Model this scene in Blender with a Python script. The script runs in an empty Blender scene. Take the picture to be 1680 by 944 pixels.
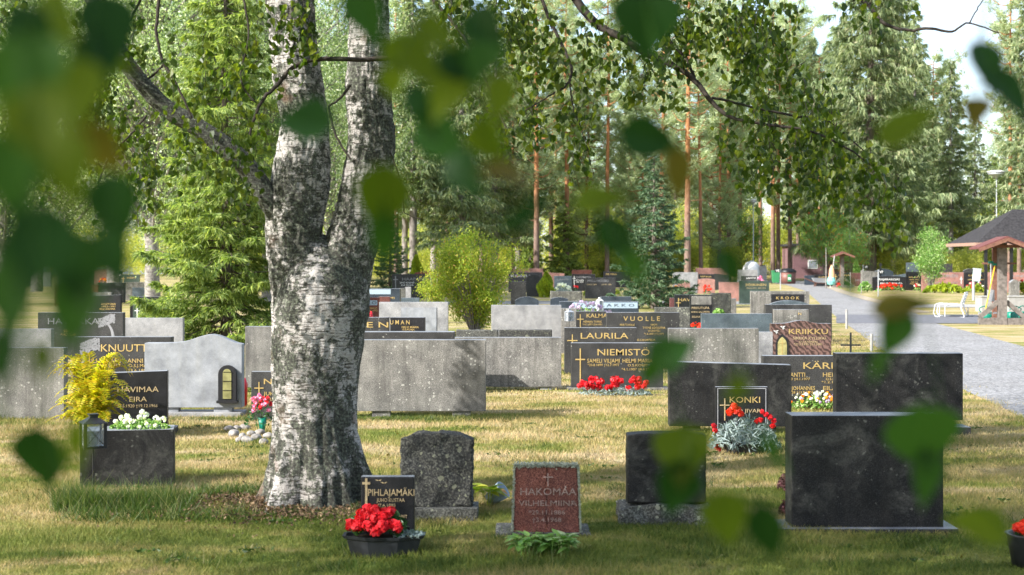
import bpy, bmesh, math, random
import numpy as np
from mathutils import Vector, Matrix, noise as mnoise

rng = np.random.default_rng(7)
random.seed(7)
S = bpy.context.scene
F = 2333.0          # focal length in photo pixels (1680 wide)
CX, HY = 840.0, 430.0
H = 1.7             # eye height

# ------------------------------------------------------------------ camera
cam_d = bpy.data.cameras.new('camera')
cam = bpy.data.objects.new('camera', cam_d)
S.collection.objects.link(cam)
S.camera = cam
cam.location = (0, 0, H)
cam.rotation_euler = (math.radians(90), 0, 0)
cam_d.sensor_width = 36.0
cam_d.lens = 36.0 * F / 1680.0
cam_d.shift_y = -42.0 / 1680.0
cam_d.clip_start = 0.05
cam_d.clip_end = 3000
cam_d.dof.use_dof = True
cam_d.dof.focus_distance = 15.0
cam_d.dof.aperture_fstop = 3.5

# ------------------------------------------------------------------ light
SUN_AZ, SUN_EL = 60.0, 34.0      # sun stands behind the camera to the left
sd = Vector((-math.sin(math.radians(SUN_AZ)) * math.cos(math.radians(SUN_EL)),
             -math.cos(math.radians(SUN_AZ)) * math.cos(math.radians(SUN_EL)),
             math.sin(math.radians(SUN_EL))))
w = bpy.data.worlds.new('World'); S.world = w; w.use_nodes = True
nt = w.node_tree; nt.nodes.clear()
out = nt.nodes.new('ShaderNodeOutputWorld')
bg = nt.nodes.new('ShaderNodeBackground')
sky = nt.nodes.new('ShaderNodeTexSky')
sky.sky_type = 'NISHITA'; sky.sun_disc = False
sky.sun_elevation = math.radians(SUN_EL)
sky.sun_rotation = math.radians(180 + SUN_AZ)
sky.air_density = 1.0; sky.dust_density = 1.5; sky.ozone_density = 1.0
bg.inputs['Strength'].default_value = 0.15
tc = nt.nodes.new('ShaderNodeTexCoord')
mp = nt.nodes.new('ShaderNodeMapping'); mp.inputs['Scale'].default_value = (1, 1, 2.2)
nz = nt.nodes.new('ShaderNodeTexNoise'); nz.inputs['Scale'].default_value = 2.6
nz.inputs['Detail'].default_value = 7; nz.inputs['Roughness'].default_value = 0.55
cr = nt.nodes.new('ShaderNodeValToRGB')
cr.color_ramp.elements[0].position = 0.42; cr.color_ramp.elements[1].position = 0.66
mx = nt.nodes.new('ShaderNodeMix'); mx.data_type = 'RGBA'
mx.inputs['B'].default_value = (3.1, 3.4, 3.8, 1)
nt.links.new(tc.outputs['Generated'], mp.inputs['Vector'])
nt.links.new(mp.outputs['Vector'], nz.inputs['Vector'])
nt.links.new(nz.outputs['Fac'], cr.inputs['Fac'])
nt.links.new(cr.outputs['Color'], mx.inputs['Factor'])
nt.links.new(sky.outputs['Color'], mx.inputs['A'])
nt.links.new(mx.outputs['Result'], bg.inputs['Color'])
nt.links.new(bg.outputs['Background'], out.inputs['Surface'])

sun_d = bpy.data.lights.new('sun', 'SUN'); sun_d.energy = 4.8
sun_d.angle = math.radians(0.55); sun_d.color = (1.0, 0.97, 0.925)
sun = bpy.data.objects.new('sun', sun_d); S.collection.objects.link(sun)
sun.rotation_euler = sd.to_track_quat('Z', 'Y').to_euler()
sun.location = sd * 60

S.view_settings.view_transform = 'Standard'; S.view_settings.look = 'None'
S.view_settings.gamma = 1; S.view_settings.use_curve_mapping = False
S.view_settings.exposure = 1.38
S.render.engine = 'CYCLES'
S.cycles.use_denoising = True
S.cycles.max_bounces = 6; S.cycles.diffuse_bounces = 3; S.cycles.glossy_bounces = 3
S.cycles.transmission_bounces = 4; S.cycles.transparent_max_bounces = 6
S.cycles.caustics_reflective = False; S.cycles.caustics_refractive = False
S.cycles.sample_clamp_indirect = 6

# ------------------------------------------------------------------ helpers
def P(px, py, Y):
    return np.array([(px - CX) * Y / F, Y, H - (py - HY) * Y / F])
def gY(yb):
    return F * H / (yb - HY)
COL = S.collection
def tag(o, label=None, cat=None, group=None, kind=None):
    if label: o['label'] = label
    if cat: o['category'] = cat
    if group: o['group'] = group
    if kind: o['kind'] = kind
    return o
def empty(name, loc=(0, 0, 0), rz=0.0, label=None, cat=None, group=None):
    o = bpy.data.objects.new(name, None); COL.objects.link(o)
    o.location = loc; o.rotation_euler = (0, 0, rz); o.empty_display_size = 0.1
    return tag(o, label, cat, group)
def copy_tree(o, parent=None):
    c = o.copy(); COL.objects.link(c); c.parent = parent
    for ch in list(o.children): copy_tree(ch, c)
    return c
class MB:
    """mesh collector: numpy blocks of vertices and faces"""
    def __init__(s): s.v = []; s.f = []; s.n = 0; s.mi = []
    def add(s, v, f, mi=0):
        v = np.asarray(v, float).reshape(-1, 3); f = np.asarray(f, int)
        s.v.append(v); s.f.append(f + s.n); s.mi.append(np.full(len(f), mi)); s.n += len(v)
    def build(s, name, mats, parent=None, smooth=False, loc=None):
        me = bpy.data.meshes.new(name)
        V = np.concatenate(s.v); me.vertices.add(len(V)); me.vertices.foreach_set('co', V.ravel())
        nl = sum(f.size for f in s.f); nf = sum(len(f) for f in s.f)
        me.loops.add(nl); me.polygons.add(nf)
        me.loops.foreach_set('vertex_index', np.concatenate([f.ravel() for f in s.f]))
        tot = np.concatenate([np.full(len(f), f.shape[1]) for f in s.f])
        st = np.concatenate([[0], np.cumsum(tot)[:-1]])
        me.polygons.foreach_set('loop_start', st)
        if not isinstance(mats, (list, tuple)): mats = [mats]
        for m in mats: me.materials.append(m)
        me.polygons.foreach_set('material_index', np.concatenate(s.mi))
        me.update(calc_edges=True); me.validate()
        me.polygons.foreach_set('use_smooth', np.full(nf, bool(smooth)))
        o = bpy.data.objects.new(name, me); COL.objects.link(o)
        if parent: o.parent = parent
        if loc is not None: o.location = loc
        return o
BOXF = np.array([[0,3,2,1],[4,5,6,7],[0,1,5,4],[1,2,6,5],[2,3,7,6],[3,0,4,7]])
def box(mb, x0, x1, y0, y1, z0, z1, mi=0, M=None):
    v = np.array([[x0,y0,z0],[x1,y0,z0],[x1,y1,z0],[x0,y1,z0],[x0,y0,z1],[x1,y0,z1],[x1,y1,z1],[x0,y1,z1]], float)
    if M is not None: v = v @ np.array(M.to_3x3()).T + np.array(M.translation)
    mb.add(v, BOXF, mi)
def bar(mb, a, b, w, d=None, mi=0):
    a = Vector(a); b = Vector(b); L = (b - a).length; d = d or w
    q = (b - a).to_track_quat('Z', 'X').to_matrix().to_4x4(); q.translation = a
    box(mb, -w/2, w/2, -d/2, d/2, 0, L, mi, q)
def tube(mb, pts, rad, n=8, mi=0, cap=True, disp=None):
    pts = np.asarray(pts, float); k = len(pts); rad = np.broadcast_to(np.asarray(rad, float), (k,))
    t = np.gradient(pts, axis=0); t /= np.linalg.norm(t, axis=1)[:, None] + 1e-9
    ref = np.array([0, 1, 0.0]) if abs(t[:, 1]).mean() < 0.8 else np.array([1.0, 0, 0])
    u = np.cross(t, ref); u /= np.linalg.norm(u, axis=1)[:, None] + 1e-9
    v = np.cross(t, u)
    a = np.linspace(0, 2*np.pi, n, endpoint=False)
    R = np.repeat(rad[:, None], n, 1)
    if disp is not None: R = R * disp(pts, a)
    V = pts[:, None] + R[..., None] * (np.cos(a)[None, :, None]*u[:, None] + np.sin(a)[None, :, None]*v[:, None])
    i = np.arange(k-1)[:, None]*n; j = np.arange(n)[None]; j2 = (j+1) % n
    f = np.stack([i+j, i+j2, i+n+j2, i+n+j], -1).reshape(-1, 4)
    V = V.reshape(-1, 3)
    mb.add(V, f, mi)
    if cap:
        V2 = np.concatenate([pts[:1], V[:n], pts[-1:], V[-n:]])
        f2 = [[0, 1+(q+1) % n, 1+q] for q in range(n)] + [[n+1, n+2+q, n+2+(q+1) % n] for q in range(n)]
        mb.add(V2, np.array(f2), mi)
def lathe(mb, prof, n=24, c=(0, 0, 0), mi=0):
    prof = np.array(prof, float); a = np.linspace(0, 2*np.pi, n, endpoint=False)
    V = np.stack([np.outer(prof[:, 0], np.cos(a)), np.outer(prof[:, 0], np.sin(a)), np.repeat(prof[:, 1:2], n, 1)], -1) + np.array(c)
    k = len(prof); i = np.arange(k-1)[:, None]*n; j = np.arange(n)[None]; j2 = (j+1) % n
    mb.add(V.reshape(-1, 3), np.stack([i+j, i+j2, i+n+j2, i+n+j], -1).reshape(-1, 4), mi)
def smooth_path(pts, k=6):
    pts = np.asarray(pts, float)
    if len(pts) < 3: return pts
    t = np.arange(len(pts)); T = np.linspace(0, len(pts)-1, (len(pts)-1)*k+1)
    o = []
    for x in T:
        i = min(int(x), len(pts)-2); u = x-i
        p0 = pts[max(i-1, 0)]; p1 = pts[i]; p2 = pts[i+1]; p3 = pts[min(i+2, len(pts)-1)]
        o.append(0.5*((2*p1)+(-p0+p2)*u+(2*p0-5*p1+4*p2-p3)*u*u+(-p0+3*p1-3*p2+p3)*u**3))
    return np.array(o)
def rand_unit(n, r=rng):
    v = r.normal(size=(n, 3)); return v/np.linalg.norm(v, axis=1)[:, None]
def leaves(mb, c, L, W, d=None, mi=0, r=rng, fold=0.25, nrm=None):
    """diamond-shaped leaf faces, folded along the midrib: c centres, d tip directions"""
    n = len(c)
    if n == 0: return
    L = np.broadcast_to(L, (n,))[:, None]; W = np.broadcast_to(W, (n,))[:, None]
    if d is None: d = rand_unit(n, r)
    d = d/(np.linalg.norm(d, axis=1)[:, None]+1e-9)
    q = rand_unit(n, r) if nrm is None else nrm
    s = np.cross(d, q); s /= np.linalg.norm(s, axis=1)[:, None]+1e-9
    u = np.cross(s, d)
    b = c - d*L*0.5
    V = np.stack([b, b+d*L*0.42+s*W*0.5+u*W*fold, b+d*L, b+d*L*0.42-s*W*0.5+u*W*fold], 1).reshape(-1, 3)
    f = np.arange(n)[:, None]*4
    if fold > 0:
        f = np.concatenate([f+np.array([[0, 1, 2]]), f+np.array([[0, 2, 3]])])
    else: f = f+np.array([[0, 1, 2, 3]])
    mb.add(V, f, mi)
def leaves6(mb, c, L, W, d, r=rng, fold=0.12):
    """rounder folded leaf: two quads meeting at the midrib"""
    n = len(c); L = np.broadcast_to(L, (n,))[:, None]; W = np.broadcast_to(W, (n,))[:, None]
    d = d/(np.linalg.norm(d, axis=1)[:, None]+1e-9); q = rand_unit(n, r); s = np.cross(d, q); s /= np.linalg.norm(s, axis=1)[:, None]+1e-9; u = np.cross(s, d)
    b = c-d*L*.5; V = np.stack([b, b+d*L*.2+s*W*.45+u*W*fold, b+d*L*.58+s*W*.36+u*W*fold, b+d*L, b+d*L*.58-s*W*.36+u*W*fold, b+d*L*.2-s*W*.45+u*W*fold], 1).reshape(-1, 3)
    f = np.arange(n)[:, None]*6; mb.add(V, np.concatenate([f+np.array([[0, 1, 2, 3]]), f+np.array([[0, 3, 4, 5]])]))
def spikes(mb, b, tip, W, mi=0, r=rng):
    """narrow triangles from b to tip"""
    n = len(b); d = tip-b; q = rand_unit(n, r); s = np.cross(d, q); s /= np.linalg.norm(s, axis=1)[:, None]+1e-9
    W = np.broadcast_to(W, (n,))[:, None]
    V = np.stack([b-s*W/2, b+s*W/2, tip], 1).reshape(-1, 3)
    mb.add(V, np.arange(n)[:, None]*3+np.array([[0, 1, 2]]), mi)

# ------------------------------------------------------------------ materials
def mat(name, fn):
    m = bpy.data.materials.new(name); m.use_nodes = True
    N = m.node_tree; N.nodes.clear()
    o = N.nodes.new('ShaderNodeOutputMaterial')
    fn(N, o); return m
def node(N, t, **kw):
    n = N.nodes.new(t)
    for k, v in kw.items():
        if k in n.inputs: n.inputs[k].default_value = v
        else: setattr(n, k, v)
    return n
def ramp(N, fac, stops):
    r = N.nodes.new('ShaderNodeValToRGB'); e = r.color_ramp.elements
    e[0].position = stops[0][0]; e[0].color = (*stops[0][1], 1)
    e[1].position = stops[-1][0]; e[1].color = (*stops[-1][1], 1)
    for p, c in stops[1:-1]:
        x = e.new(p); x.color = (*c, 1)
    N.links.new(fac, r.inputs['Fac']); return r.outputs['Color']
def mixc(N, fac, a, b, mode='MIX'):
    m = N.nodes.new('ShaderNodeMix'); m.data_type = 'RGBA'; m.blend_type = mode
    for s, v in (('Factor', fac), ('A', a), ('B', b)):
        if isinstance(v, (int, float)): m.inputs[s].default_value = v
        elif isinstance(v, tuple): m.inputs[s].default_value = (*v[:3], 1)
        else: N.links.new(v, m.inputs[s])
    return m.outputs['Result']
def noise(N, scale, detail=3, rough=0.5, vec=None, dist=0.0):
    n = node(N, 'ShaderNodeTexNoise', Scale=scale, Detail=detail, Roughness=rough, Distortion=dist)
    if vec is not None: N.links.new(vec, n.inputs['Vector'])
    return n.outputs['Fac']
def coord(N, kind='Object', scale=(1, 1, 1)):
    t = N.nodes.new('ShaderNodeTexCoord')
    m = node(N, 'ShaderNodeMapping'); m.inputs['Scale'].default_value = scale
    N.links.new(t.outputs[kind], m.inputs['Vector']); return m.outputs['Vector']
def bump(N, h, strength=0.3, dist=0.01):
    b = node(N, 'ShaderNodeBump', Strength=strength, Distance=dist); N.links.new(h, b.inputs['Height']); return b.outputs['Normal']
def principled(N, o, col=None, rough=0.6, nrm=None, spec=0.4, metal=0.0):
    p = N.nodes.new('ShaderNodeBsdfPrincipled')
    if isinstance(col, tuple): p.inputs['Base Color'].default_value = (*col, 1)
    elif col is not None: N.links.new(col, p.inputs['Base Color'])
    if isinstance(rough, (int, float)): p.inputs['Roughness'].default_value = rough
    else: N.links.new(rough, p.inputs['Roughness'])
    p.inputs['Specular IOR Level'].default_value = spec; p.inputs['Metallic'].default_value = metal
    if nrm is not None: N.links.new(nrm, p.inputs['Normal'])
    if o is not None: N.links.new(p.outputs[0], o.inputs['Surface'])
    return p
def plain(name, c, rough=0.6, spec=0.4, metal=0.0, var=0.12, sc=30):
    def fn(N, o):
        v = noise(N, sc, 3, vec=coord(N))
        a = tuple(x*(1-var) for x in c); b = tuple(min(1, x*(1+var)) for x in c)
        principled(N, o, ramp(N, v, [(0.3, a), (0.7, b)]), rough, None, spec, metal)
    return mat(name, fn)
def stone_mat(name, base, dark, light, rough=0.45, speck=260, lichen=0.0, streak=0.25, bumpk=0.12, lcol=(0.42, 0.42, 0.36), stain=(0.06, 0.06, 0.055), spec=0.4, blotch=0.0):
    """granite: grain of three tones, rain streaks running down, dirt clouds and lichen spots"""
    def fn(N, o):
        oi = N.nodes.new('ShaderNodeObjectInfo')
        t = N.nodes.new('ShaderNodeTexCoord')
        off = node(N, 'ShaderNodeVectorMath', operation='SCALE'); off.inputs[0].default_value = (37, 11, 23)
        N.links.new(oi.outputs['Random'], off.inputs['Scale'])
        ad = node(N, 'ShaderNodeVectorMath', operation='ADD'); N.links.new(t.outputs['Object'], ad.inputs[0]); N.links.new(off.outputs[0], ad.inputs[1])
        V = ad.outputs[0]
        g = noise(N, speck, 2, 0.6, V)
        c = ramp(N, g, [(0.33, dark), (0.5, base), (0.68, light)])
        m = node(N, 'ShaderNodeMapping'); m.inputs['Scale'].default_value = (9, 9, 0.9); N.links.new(V, m.inputs['Vector'])
        st = noise(N, 1.6, 5, 0.6, m.outputs['Vector'])
        sf = ramp(N, st, [(0.42, (0, 0, 0)), (0.7, (1, 1, 1))])
        mm = node(N, 'ShaderNodeMath', operation='MULTIPLY'); N.links.new(sf, mm.inputs[0]); mm.inputs[1].default_value = streak
        c = mixc(N, mm.outputs[0], c, stain)
        cl = noise(N, 4.5, 5, 0.65, V)
        c = mixc(N, 0.8, c, ramp(N, cl, [(0.30, (0.5, 0.5, 0.5)), (0.70, (1.35, 1.33, 1.29))]), 'MULTIPLY')
        if blotch:
            b1 = noise(N, 2.6, 7, 0.72, V, 0.6); bf = ramp(N, b1, [(0.5, (0, 0, 0)), (0.66, (blotch,)*3)]); fg = noise(N, 70, 3, 0.7, V)
            c = mixc(N, bf, c, ramp(N, fg, [(0.35, tuple(x*.35 for x in lcol)), (0.65, lcol)]))
        hgt = g
        if lichen > 0:
            vo = node(N, 'ShaderNodeTexVoronoi', Scale=24.0, Randomness=1.0)
            wv = node(N, 'ShaderNodeVectorMath', operation='ADD'); N.links.new(V, wv.inputs[0])
            nn = node(N, 'ShaderNodeTexNoise', Scale=40.0, Detail=3.0); N.links.new(V, nn.inputs['Vector'])
            sc = node(N, 'ShaderNodeVectorMath', operation='SCALE'); N.links.new(nn.outputs['Color'], sc.inputs[0]); sc.inputs['Scale'].default_value = 0.03
            N.links.new(sc.outputs[0], wv.inputs[1]); N.links.new(wv.outputs[0], vo.inputs['Vector'])
            dr = ramp(N, noise(N, 3.5, 6, 0.75, V), [(0.40, (0.10*lichen,)*3), (0.70, (0.2+0.9*lichen,)*3)]); dens = dr
            th = node(N, 'ShaderNodeMath', operation='MULTIPLY'); N.links.new(dens, th.inputs[0]); th.inputs[1].default_value = 1.0
            sep = N.nodes.new('ShaderNodeSeparateColor'); N.links.new(vo.outputs['Color'], sep.inputs[0])
            t2 = node(N, 'ShaderNodeMath', operation='MULTIPLY'); N.links.new(th.outputs[0], t2.inputs[0]); N.links.new(sep.outputs[0], t2.inputs[1])
            ls = node(N, 'ShaderNodeMath', operation='LESS_THAN'); N.links.new(vo.outputs['Distance'], ls.inputs[0]); N.links.new(t2.outputs[0], ls.inputs[1])
            fm = node(N, 'ShaderNodeMath', operation='MULTIPLY'); N.links.new(ls.outputs[0], fm.inputs[0]); fm.inputs[1].default_value = 0.6
            c = mixc(N, fm.outputs[0], c, lcol)
        rr = ramp(N, cl, [(0.3, (rough,)*3), (0.7, (min(1, rough+0.22),)*3)])
        principled(N, o, c, rr, bump(N, hgt, bumpk, 0.004), spec)
    return mat(name, fn)
def leaf_mat(name, stops, trans=0.45, rough=0.45, world=False, spec=0.3, var=0.5):
    """foliage: hue differs leaf by leaf; light passes through"""
    def fn(N, o):
        g = N.nodes.new('ShaderNodeNewGeometry')
        c = ramp(N, g.outputs['Random Per Island'], stops)
        if world:
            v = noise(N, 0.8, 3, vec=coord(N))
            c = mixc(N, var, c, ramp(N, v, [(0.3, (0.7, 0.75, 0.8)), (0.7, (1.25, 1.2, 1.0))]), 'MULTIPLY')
        p = principled(N, None, c, rough, None, spec)
        t = N.nodes.new('ShaderNodeBsdfTranslucent')
        tcn = mixc(N, 0.6, c, (0.9, 1.0, 0.35), 'MULTIPLY'); tc2 = mixc(N, 1.0, tcn, (2.0, 2.0, 1.6), 'MULTIPLY')
        N.links.new(tc2, t.inputs['Color'])
        m = N.nodes.new('ShaderNodeMixShader'); m.inputs[0].default_value = trans
        N.links.new(p.outputs[0], m.inputs[1]); N.links.new(t.outputs[0], m.inputs[2])
        N.links.new(m.outputs[0], o.inputs['Surface'])
    return mat(name, fn)

M = {}
M['black'] = stone_mat('polished_black_granite', (0.012, 0.012, 0.014), (0.006, 0.006, 0.007), (0.035, 0.035, 0.04), 0.3, 240, 0.0, 0.05, spec=0.28)
M['blackw'] = stone_mat('weathered_black_granite', (0.009, 0.009, 0.0095), (0.005, 0.005, 0.005), (0.035, 0.035, 0.035), 0.5, 170, 0.28, 0.30, 0.2, (0.12, 0.12, 0.105), (0.035, 0.032, 0.028), 0.22, 0.55)
M['dark'] = stone_mat('dark_grey_granite', (0.03, 0.029, 0.029), (0.013, 0.013, 0.013), (0.08, 0.08, 0.078), 0.45, 220, 0.15, 0.15, spec=0.3)
M['grey'] = stone_mat('weathered_grey_granite', (0.165, 0.158, 0.145), (0.075, 0.072, 0.067), (0.28, 0.27, 0.25), 0.75, 120, 0.5, 0.75, 0.3, (0.45, 0.44, 0.39), (0.07, 0.066, 0.06), 0.4, 0.25)
M['light'] = stone_mat('light_grey_granite', (0.25, 0.25, 0.255), (0.16, 0.16, 0.17), (0.34, 0.34, 0.34), 0.6, 150, 0.12, 0.12, 0.1, (0.3, 0.32, 0.22), (0.28, 0.27, 0.22))
M['white'] = stone_mat('pale_smooth_granite', (0.235, 0.25, 0.275), (0.20, 0.215, 0.24), (0.28, 0.295, 0.32), 0.6, 200, 0.0, 0.10, 0.05, (0.3, 0.3, 0.2), (0.40, 0.38, 0.28))
M['rough'] = stone_mat('rough_hewn_granite', (0.08, 0.08, 0.07), (0.028, 0.028, 0.026), (0.20, 0.20, 0.18), 0.85, 90, 0.6, 0.3, 0.7, (0.36, 0.37, 0.28), (0.03, 0.03, 0.03))
M['roughd'] = stone_mat('rough_dark_granite', (0.035, 0.035, 0.032), (0.012, 0.012, 0.012), (0.12, 0.12, 0.10), 0.8, 80, 0.55, 0.3, 0.8, (0.20, 0.205, 0.14), (0.02, 0.02, 0.02))
M['red'] = stone_mat('red_granite', (0.15, 0.045, 0.03), (0.05, 0.014, 0.01), (0.30, 0.13, 0.10), 0.7, 150, 0.08, 0.2, 0.25, (0.45, 0.45, 0.38), (0.06, 0.03, 0.03))
M['pink'] = stone_mat('pink_granite', (0.33, 0.16, 0.13), (0.24, 0.10, 0.085), (0.42, 0.25, 0.21), 0.5, 120, 0.05, 0.15)
M['maroon'] = stone_mat('maroon_granite', (0.10, 0.035, 0.035), (0.05, 0.02, 0.02), (0.2, 0.09, 0.08), 0.3, 150, 0.0, 0.1)
M['blue'] = stone_mat('blue_grey_granite', (0.07, 0.095, 0.115), (0.04, 0.06, 0.075), (0.12, 0.145, 0.16), 0.35, 170, 0.06, 0.12)
M['navy'] = stone_mat('dark_blue_granite', (0.025, 0.035, 0.05), (0.012, 0.017, 0.025), (0.07, 0.09, 0.11), 0.25, 170, 0.0, 0.1)
M['green'] = stone_mat('dark_green_granite', (0.03, 0.05, 0.04), (0.012, 0.022, 0.018), (0.07, 0.1, 0.08), 0.3, 170, 0.0, 0.1)
M['sky_sheen'] = stone_mat('painted_sky_sheen_granite', (0.20, 0.21, 0.23), (0.14, 0.15, 0.165), (0.27, 0.285, 0.30), 0.45, 200, 0.25, 0.0, 0.1, (0.12, 0.13, 0.09))  # pale tone painted in for sky reflected on top faces
def swirl(N, o):
    v = coord(N)
    wv = node(N, 'ShaderNodeTexWave', Scale=7.0, Distortion=7.0, Detail=5.0); wv.inputs['Detail Scale'].default_value = 2.2; wv.bands_direction = 'DIAGONAL'
    N.links.new(v, wv.inputs['Vector'])
    c = ramp(N, wv.outputs['Fac'], [(0.1, (0.04, 0.022, 0.02)), (0.5, (0.10, 0.052, 0.044)), (0.9, (0.17, 0.10, 0.085))])
    g = noise(N, 200, 2, vec=v); c = mixc(N, 0.5, c, ramp(N, g, [(0.35, (0.6, 0.6, 0.6)), (0.65, (1.3, 1.3, 1.3))]), 'MULTIPLY')
    principled(N, o, c, 0.3, None, 0.5)
M['swirl'] = mat('veined_brown_granite', swirl)
M['gold'] = plain('gold_leaf_paint', (0.52, 0.37, 0.14), 0.4, 0.6, 0.35, 0.2, 60)
M['faded'] = plain('worn_gold_paint', (0.42, 0.32, 0.18), 0.5, 0.4, 0.1, 0.3, 90)
M['wht'] = plain('white_letter_paint', (0.72, 0.72, 0.70), 0.5, 0.4, 0, 0.06)
M['faint'] = plain('worn_engraving', (0.30, 0.21, 0.18), 0.8, 0.2, 0, 0.5, 60)
M['silver'] = plain('grey_engraving', (0.24, 0.24, 0.25), 0.7, 0.3, 0, 0.2, 80)
M['bluish'] = plain('pale_blue_honed_stone', (0.30, 0.38, 0.45), 0.6, 0.3, 0, 0.15, 60)
M['iron'] = plain('black_iron', (0.018, 0.018, 0.02), 0.45, 0.5, 0.3)
M['blackplastic'] = plain('black_plastic', (0.022, 0.024, 0.028), 0.4, 0.5, 0, 0.3, 20)
M['steel'] = plain('galvanised_steel', (0.42, 0.44, 0.47), 0.45, 0.5, 0.5)
M['whitep'] = plain('white_painted_metal', (0.62, 0.62, 0.62), 0.4, 0.5)
M['tanw'] = plain('weathered_wood', (0.15, 0.13, 0.115), 0.85, 0.2, 0, 0.35, 12)
M['brownw'] = plain('stained_brown_wood', (0.16, 0.075, 0.05), 0.7, 0.3, 0, 0.3, 12)
M['redroof'] = plain('weathered_red_roofing', (0.13, 0.05, 0.045), 0.8, 0.2, 0, 0.25, 25)
M['darkroof'] = plain('dark_grey_shingles', (0.032, 0.030, 0.031), 0.85, 0.2, 0, 0.45, 9)
M['greenp'] = plain('green_plastic', (0.0, 0.17, 0.11), 0.4, 0.5)
M['bingreen'] = plain('bin_green_plastic', (0.04, 0.22, 0.09), 0.45, 0.5)
M['yellowp'] = plain('yellow_plastic', (0.75, 0.42, 0.02), 0.45, 0.5)
M['glass'] = mat('lantern_glass', lambda N, o: (lambda p: (p.inputs['Transmission Weight'].__setattr__('default_value', 0.75), p.inputs['IOR'].__setattr__('default_value', 1.1)))(principled(N, o, (0.75, 0.82, 0.9), 0.15, None, 0.6)))
M['wax'] = plain('white_candle_wax', (0.75, 0.70, 0.62), 0.6)
M['soil'] = plain('potting_soil', (0.035, 0.024, 0.016), 0.95, 0.1, 0, 0.4, 60)
M['pebble'] = plain('grey_field_stones', (0.24, 0.22, 0.20), 0.85, 0.2, 0, 0.45, 22)
M['redpetal'] = leaf_mat('red_petals', [(0, (0.42, 0.004, 0.012)), (0.5, (0.62, 0.012, 0.02)), (1, (0.72, 0.03, 0.04))], 0.25, 0.5)
M['orangered'] = leaf_mat('scarlet_petals', [(0, (0.6, 0.02, 0.01)), (1, (0.8, 0.06, 0.02))], 0.25, 0.5)
M['whitepetal'] = leaf_mat('white_petals', [(0, (0.7, 0.7, 0.72)), (1, (0.82, 0.82, 0.82))], 0.3, 0.5)
M['pinkpetal'] = leaf_mat('pink_petals', [(0, (0.6, 0.05, 0.18)), (0.5, (0.75, 0.28, 0.5)), (1, (0.8, 0.5, 0.66))], 0.25, 0.5)
M['lilac'] = leaf_mat('lilac_petals', [(0, (0.42, 0.3, 0.6)), (1, (0.68, 0.56, 0.72))], 0.25, 0.5)
M['orangepetal'] = leaf_mat('orange_petals', [(0, (0.75, 0.2, 0.01)), (1, (0.85, 0.45, 0.03))], 0.25, 0.5)
M['dusty'] = leaf_mat('silver_leaves', [(0, (0.16, 0.22, 0.21)), (1, (0.33, 0.39, 0.38))], 0.15, 0.7)
M['potleaf'] = leaf_mat('dark_pot_leaves', [(0, (0.02, 0.06, 0.02)), (1, (0.06, 0.14, 0.04))], 0.25, 0.4)
M['hosta'] = leaf_mat('hosta_leaves', [(0, (0.10, 0.22, 0.04)), (0.7, (0.20, 0.34, 0.08)), (1, (0.5, 0.55, 0.3))], 0.3, 0.4)
M['fern'] = leaf_mat('yellow_fern', [(0, (0.30, 0.34, 0.012)), (0.6, (0.52, 0.47, 0.02)), (1, (0.60, 0.38, 0.03))], 0.4, 0.5)
M['limebush'] = leaf_mat('lime_bush_leaves', [(0, (0.13, 0.20, 0.02)), (0.6, (0.28, 0.34, 0.04)), (0.92, (0.42, 0.42, 0.05)), (1, (0.48, 0.24, 0.10))], 0.4, 0.5)
M['thuja'] = leaf_mat('golden_thuja', [(0, (0.16, 0.24, 0.02)), (1, (0.38, 0.42, 0.03))], 0.3, 0.5)
M['birchleaf'] = leaf_mat('birch_leaves', [(0, (0.022, 0.042, 0.005)), (0.6, (0.050, 0.082, 0.008)), (1, (0.13, 0.155, 0.012))], 0.5, 0.4)
M['birchfar'] = leaf_mat('pale_birch_leaves', [(0, (0.10, 0.16, 0.06)), (0.45, (0.22, 0.30, 0.13)), (0.8, (0.36, 0.43, 0.22)), (0.86, (0.66, 0.70, 0.60)), (1, (0.74, 0.77, 0.70))], 0.4, 0.35, True)  # near-white share of leaves paints in highlights and sky flecks
M['spruce'] = leaf_mat('spruce_needles', [(0, (0.09, 0.13, 0.07)), (0.5, (0.19, 0.245, 0.12)), (0.9, (0.33, 0.37, 0.20)), (1, (0.42, 0.38, 0.26))], 0.30, 0.6, True)
M['sprucelit'] = leaf_mat('young_spruce_needles', [(0, (0.08, 0.13, 0.04)), (0.5, (0.20, 0.27, 0.075)), (1, (0.38, 0.42, 0.14))], 0.42, 0.6, True)
M['sprucedk'] = leaf_mat('blue_green_spruce_needles', [(0, (0.03, 0.07, 0.04)), (0.5, (0.07, 0.13, 0.065)), (1, (0.17, 0.23, 0.13))], 0.15, 0.6, True)
M['pine'] = leaf_mat('pine_needles', [(0, (0.17, 0.225, 0.13)), (0.5, (0.32, 0.38, 0.23)), (1, (0.52, 0.56, 0.38))], 0.30, 0.6, True)
M['rowan'] = leaf_mat('rowan_leaves', [(0, (0.07, 0.16, 0.04)), (0.94, (0.22, 0.34, 0.09)), (0.97, (0.6, 0.10, 0.03)), (1, (0.6, 0.10, 0.03))], 0.35, 0.5, True)
M['under'] = leaf_mat('undergrowth_leaves', [(0, (0.18, 0.22, 0.05)), (0.5, (0.36, 0.39, 0.10)), (1, (0.58, 0.52, 0.14))], 0.5, 0.6, True)
M['fg_dark'] = leaf_mat('shaded_birch_leaf', [(0, (0.010, 0.034, 0.007)), (1, (0.018, 0.052, 0.010))], 0.35, 0.35, spec=0.08)  # darkest copy of the leaf, shade put into its colour
M['fg_mid'] = leaf_mat('green_birch_leaf', [(0, (0.022, 0.060, 0.010)), (1, (0.038, 0.09, 0.014))], 0.45, 0.4, spec=0.08)
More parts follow.
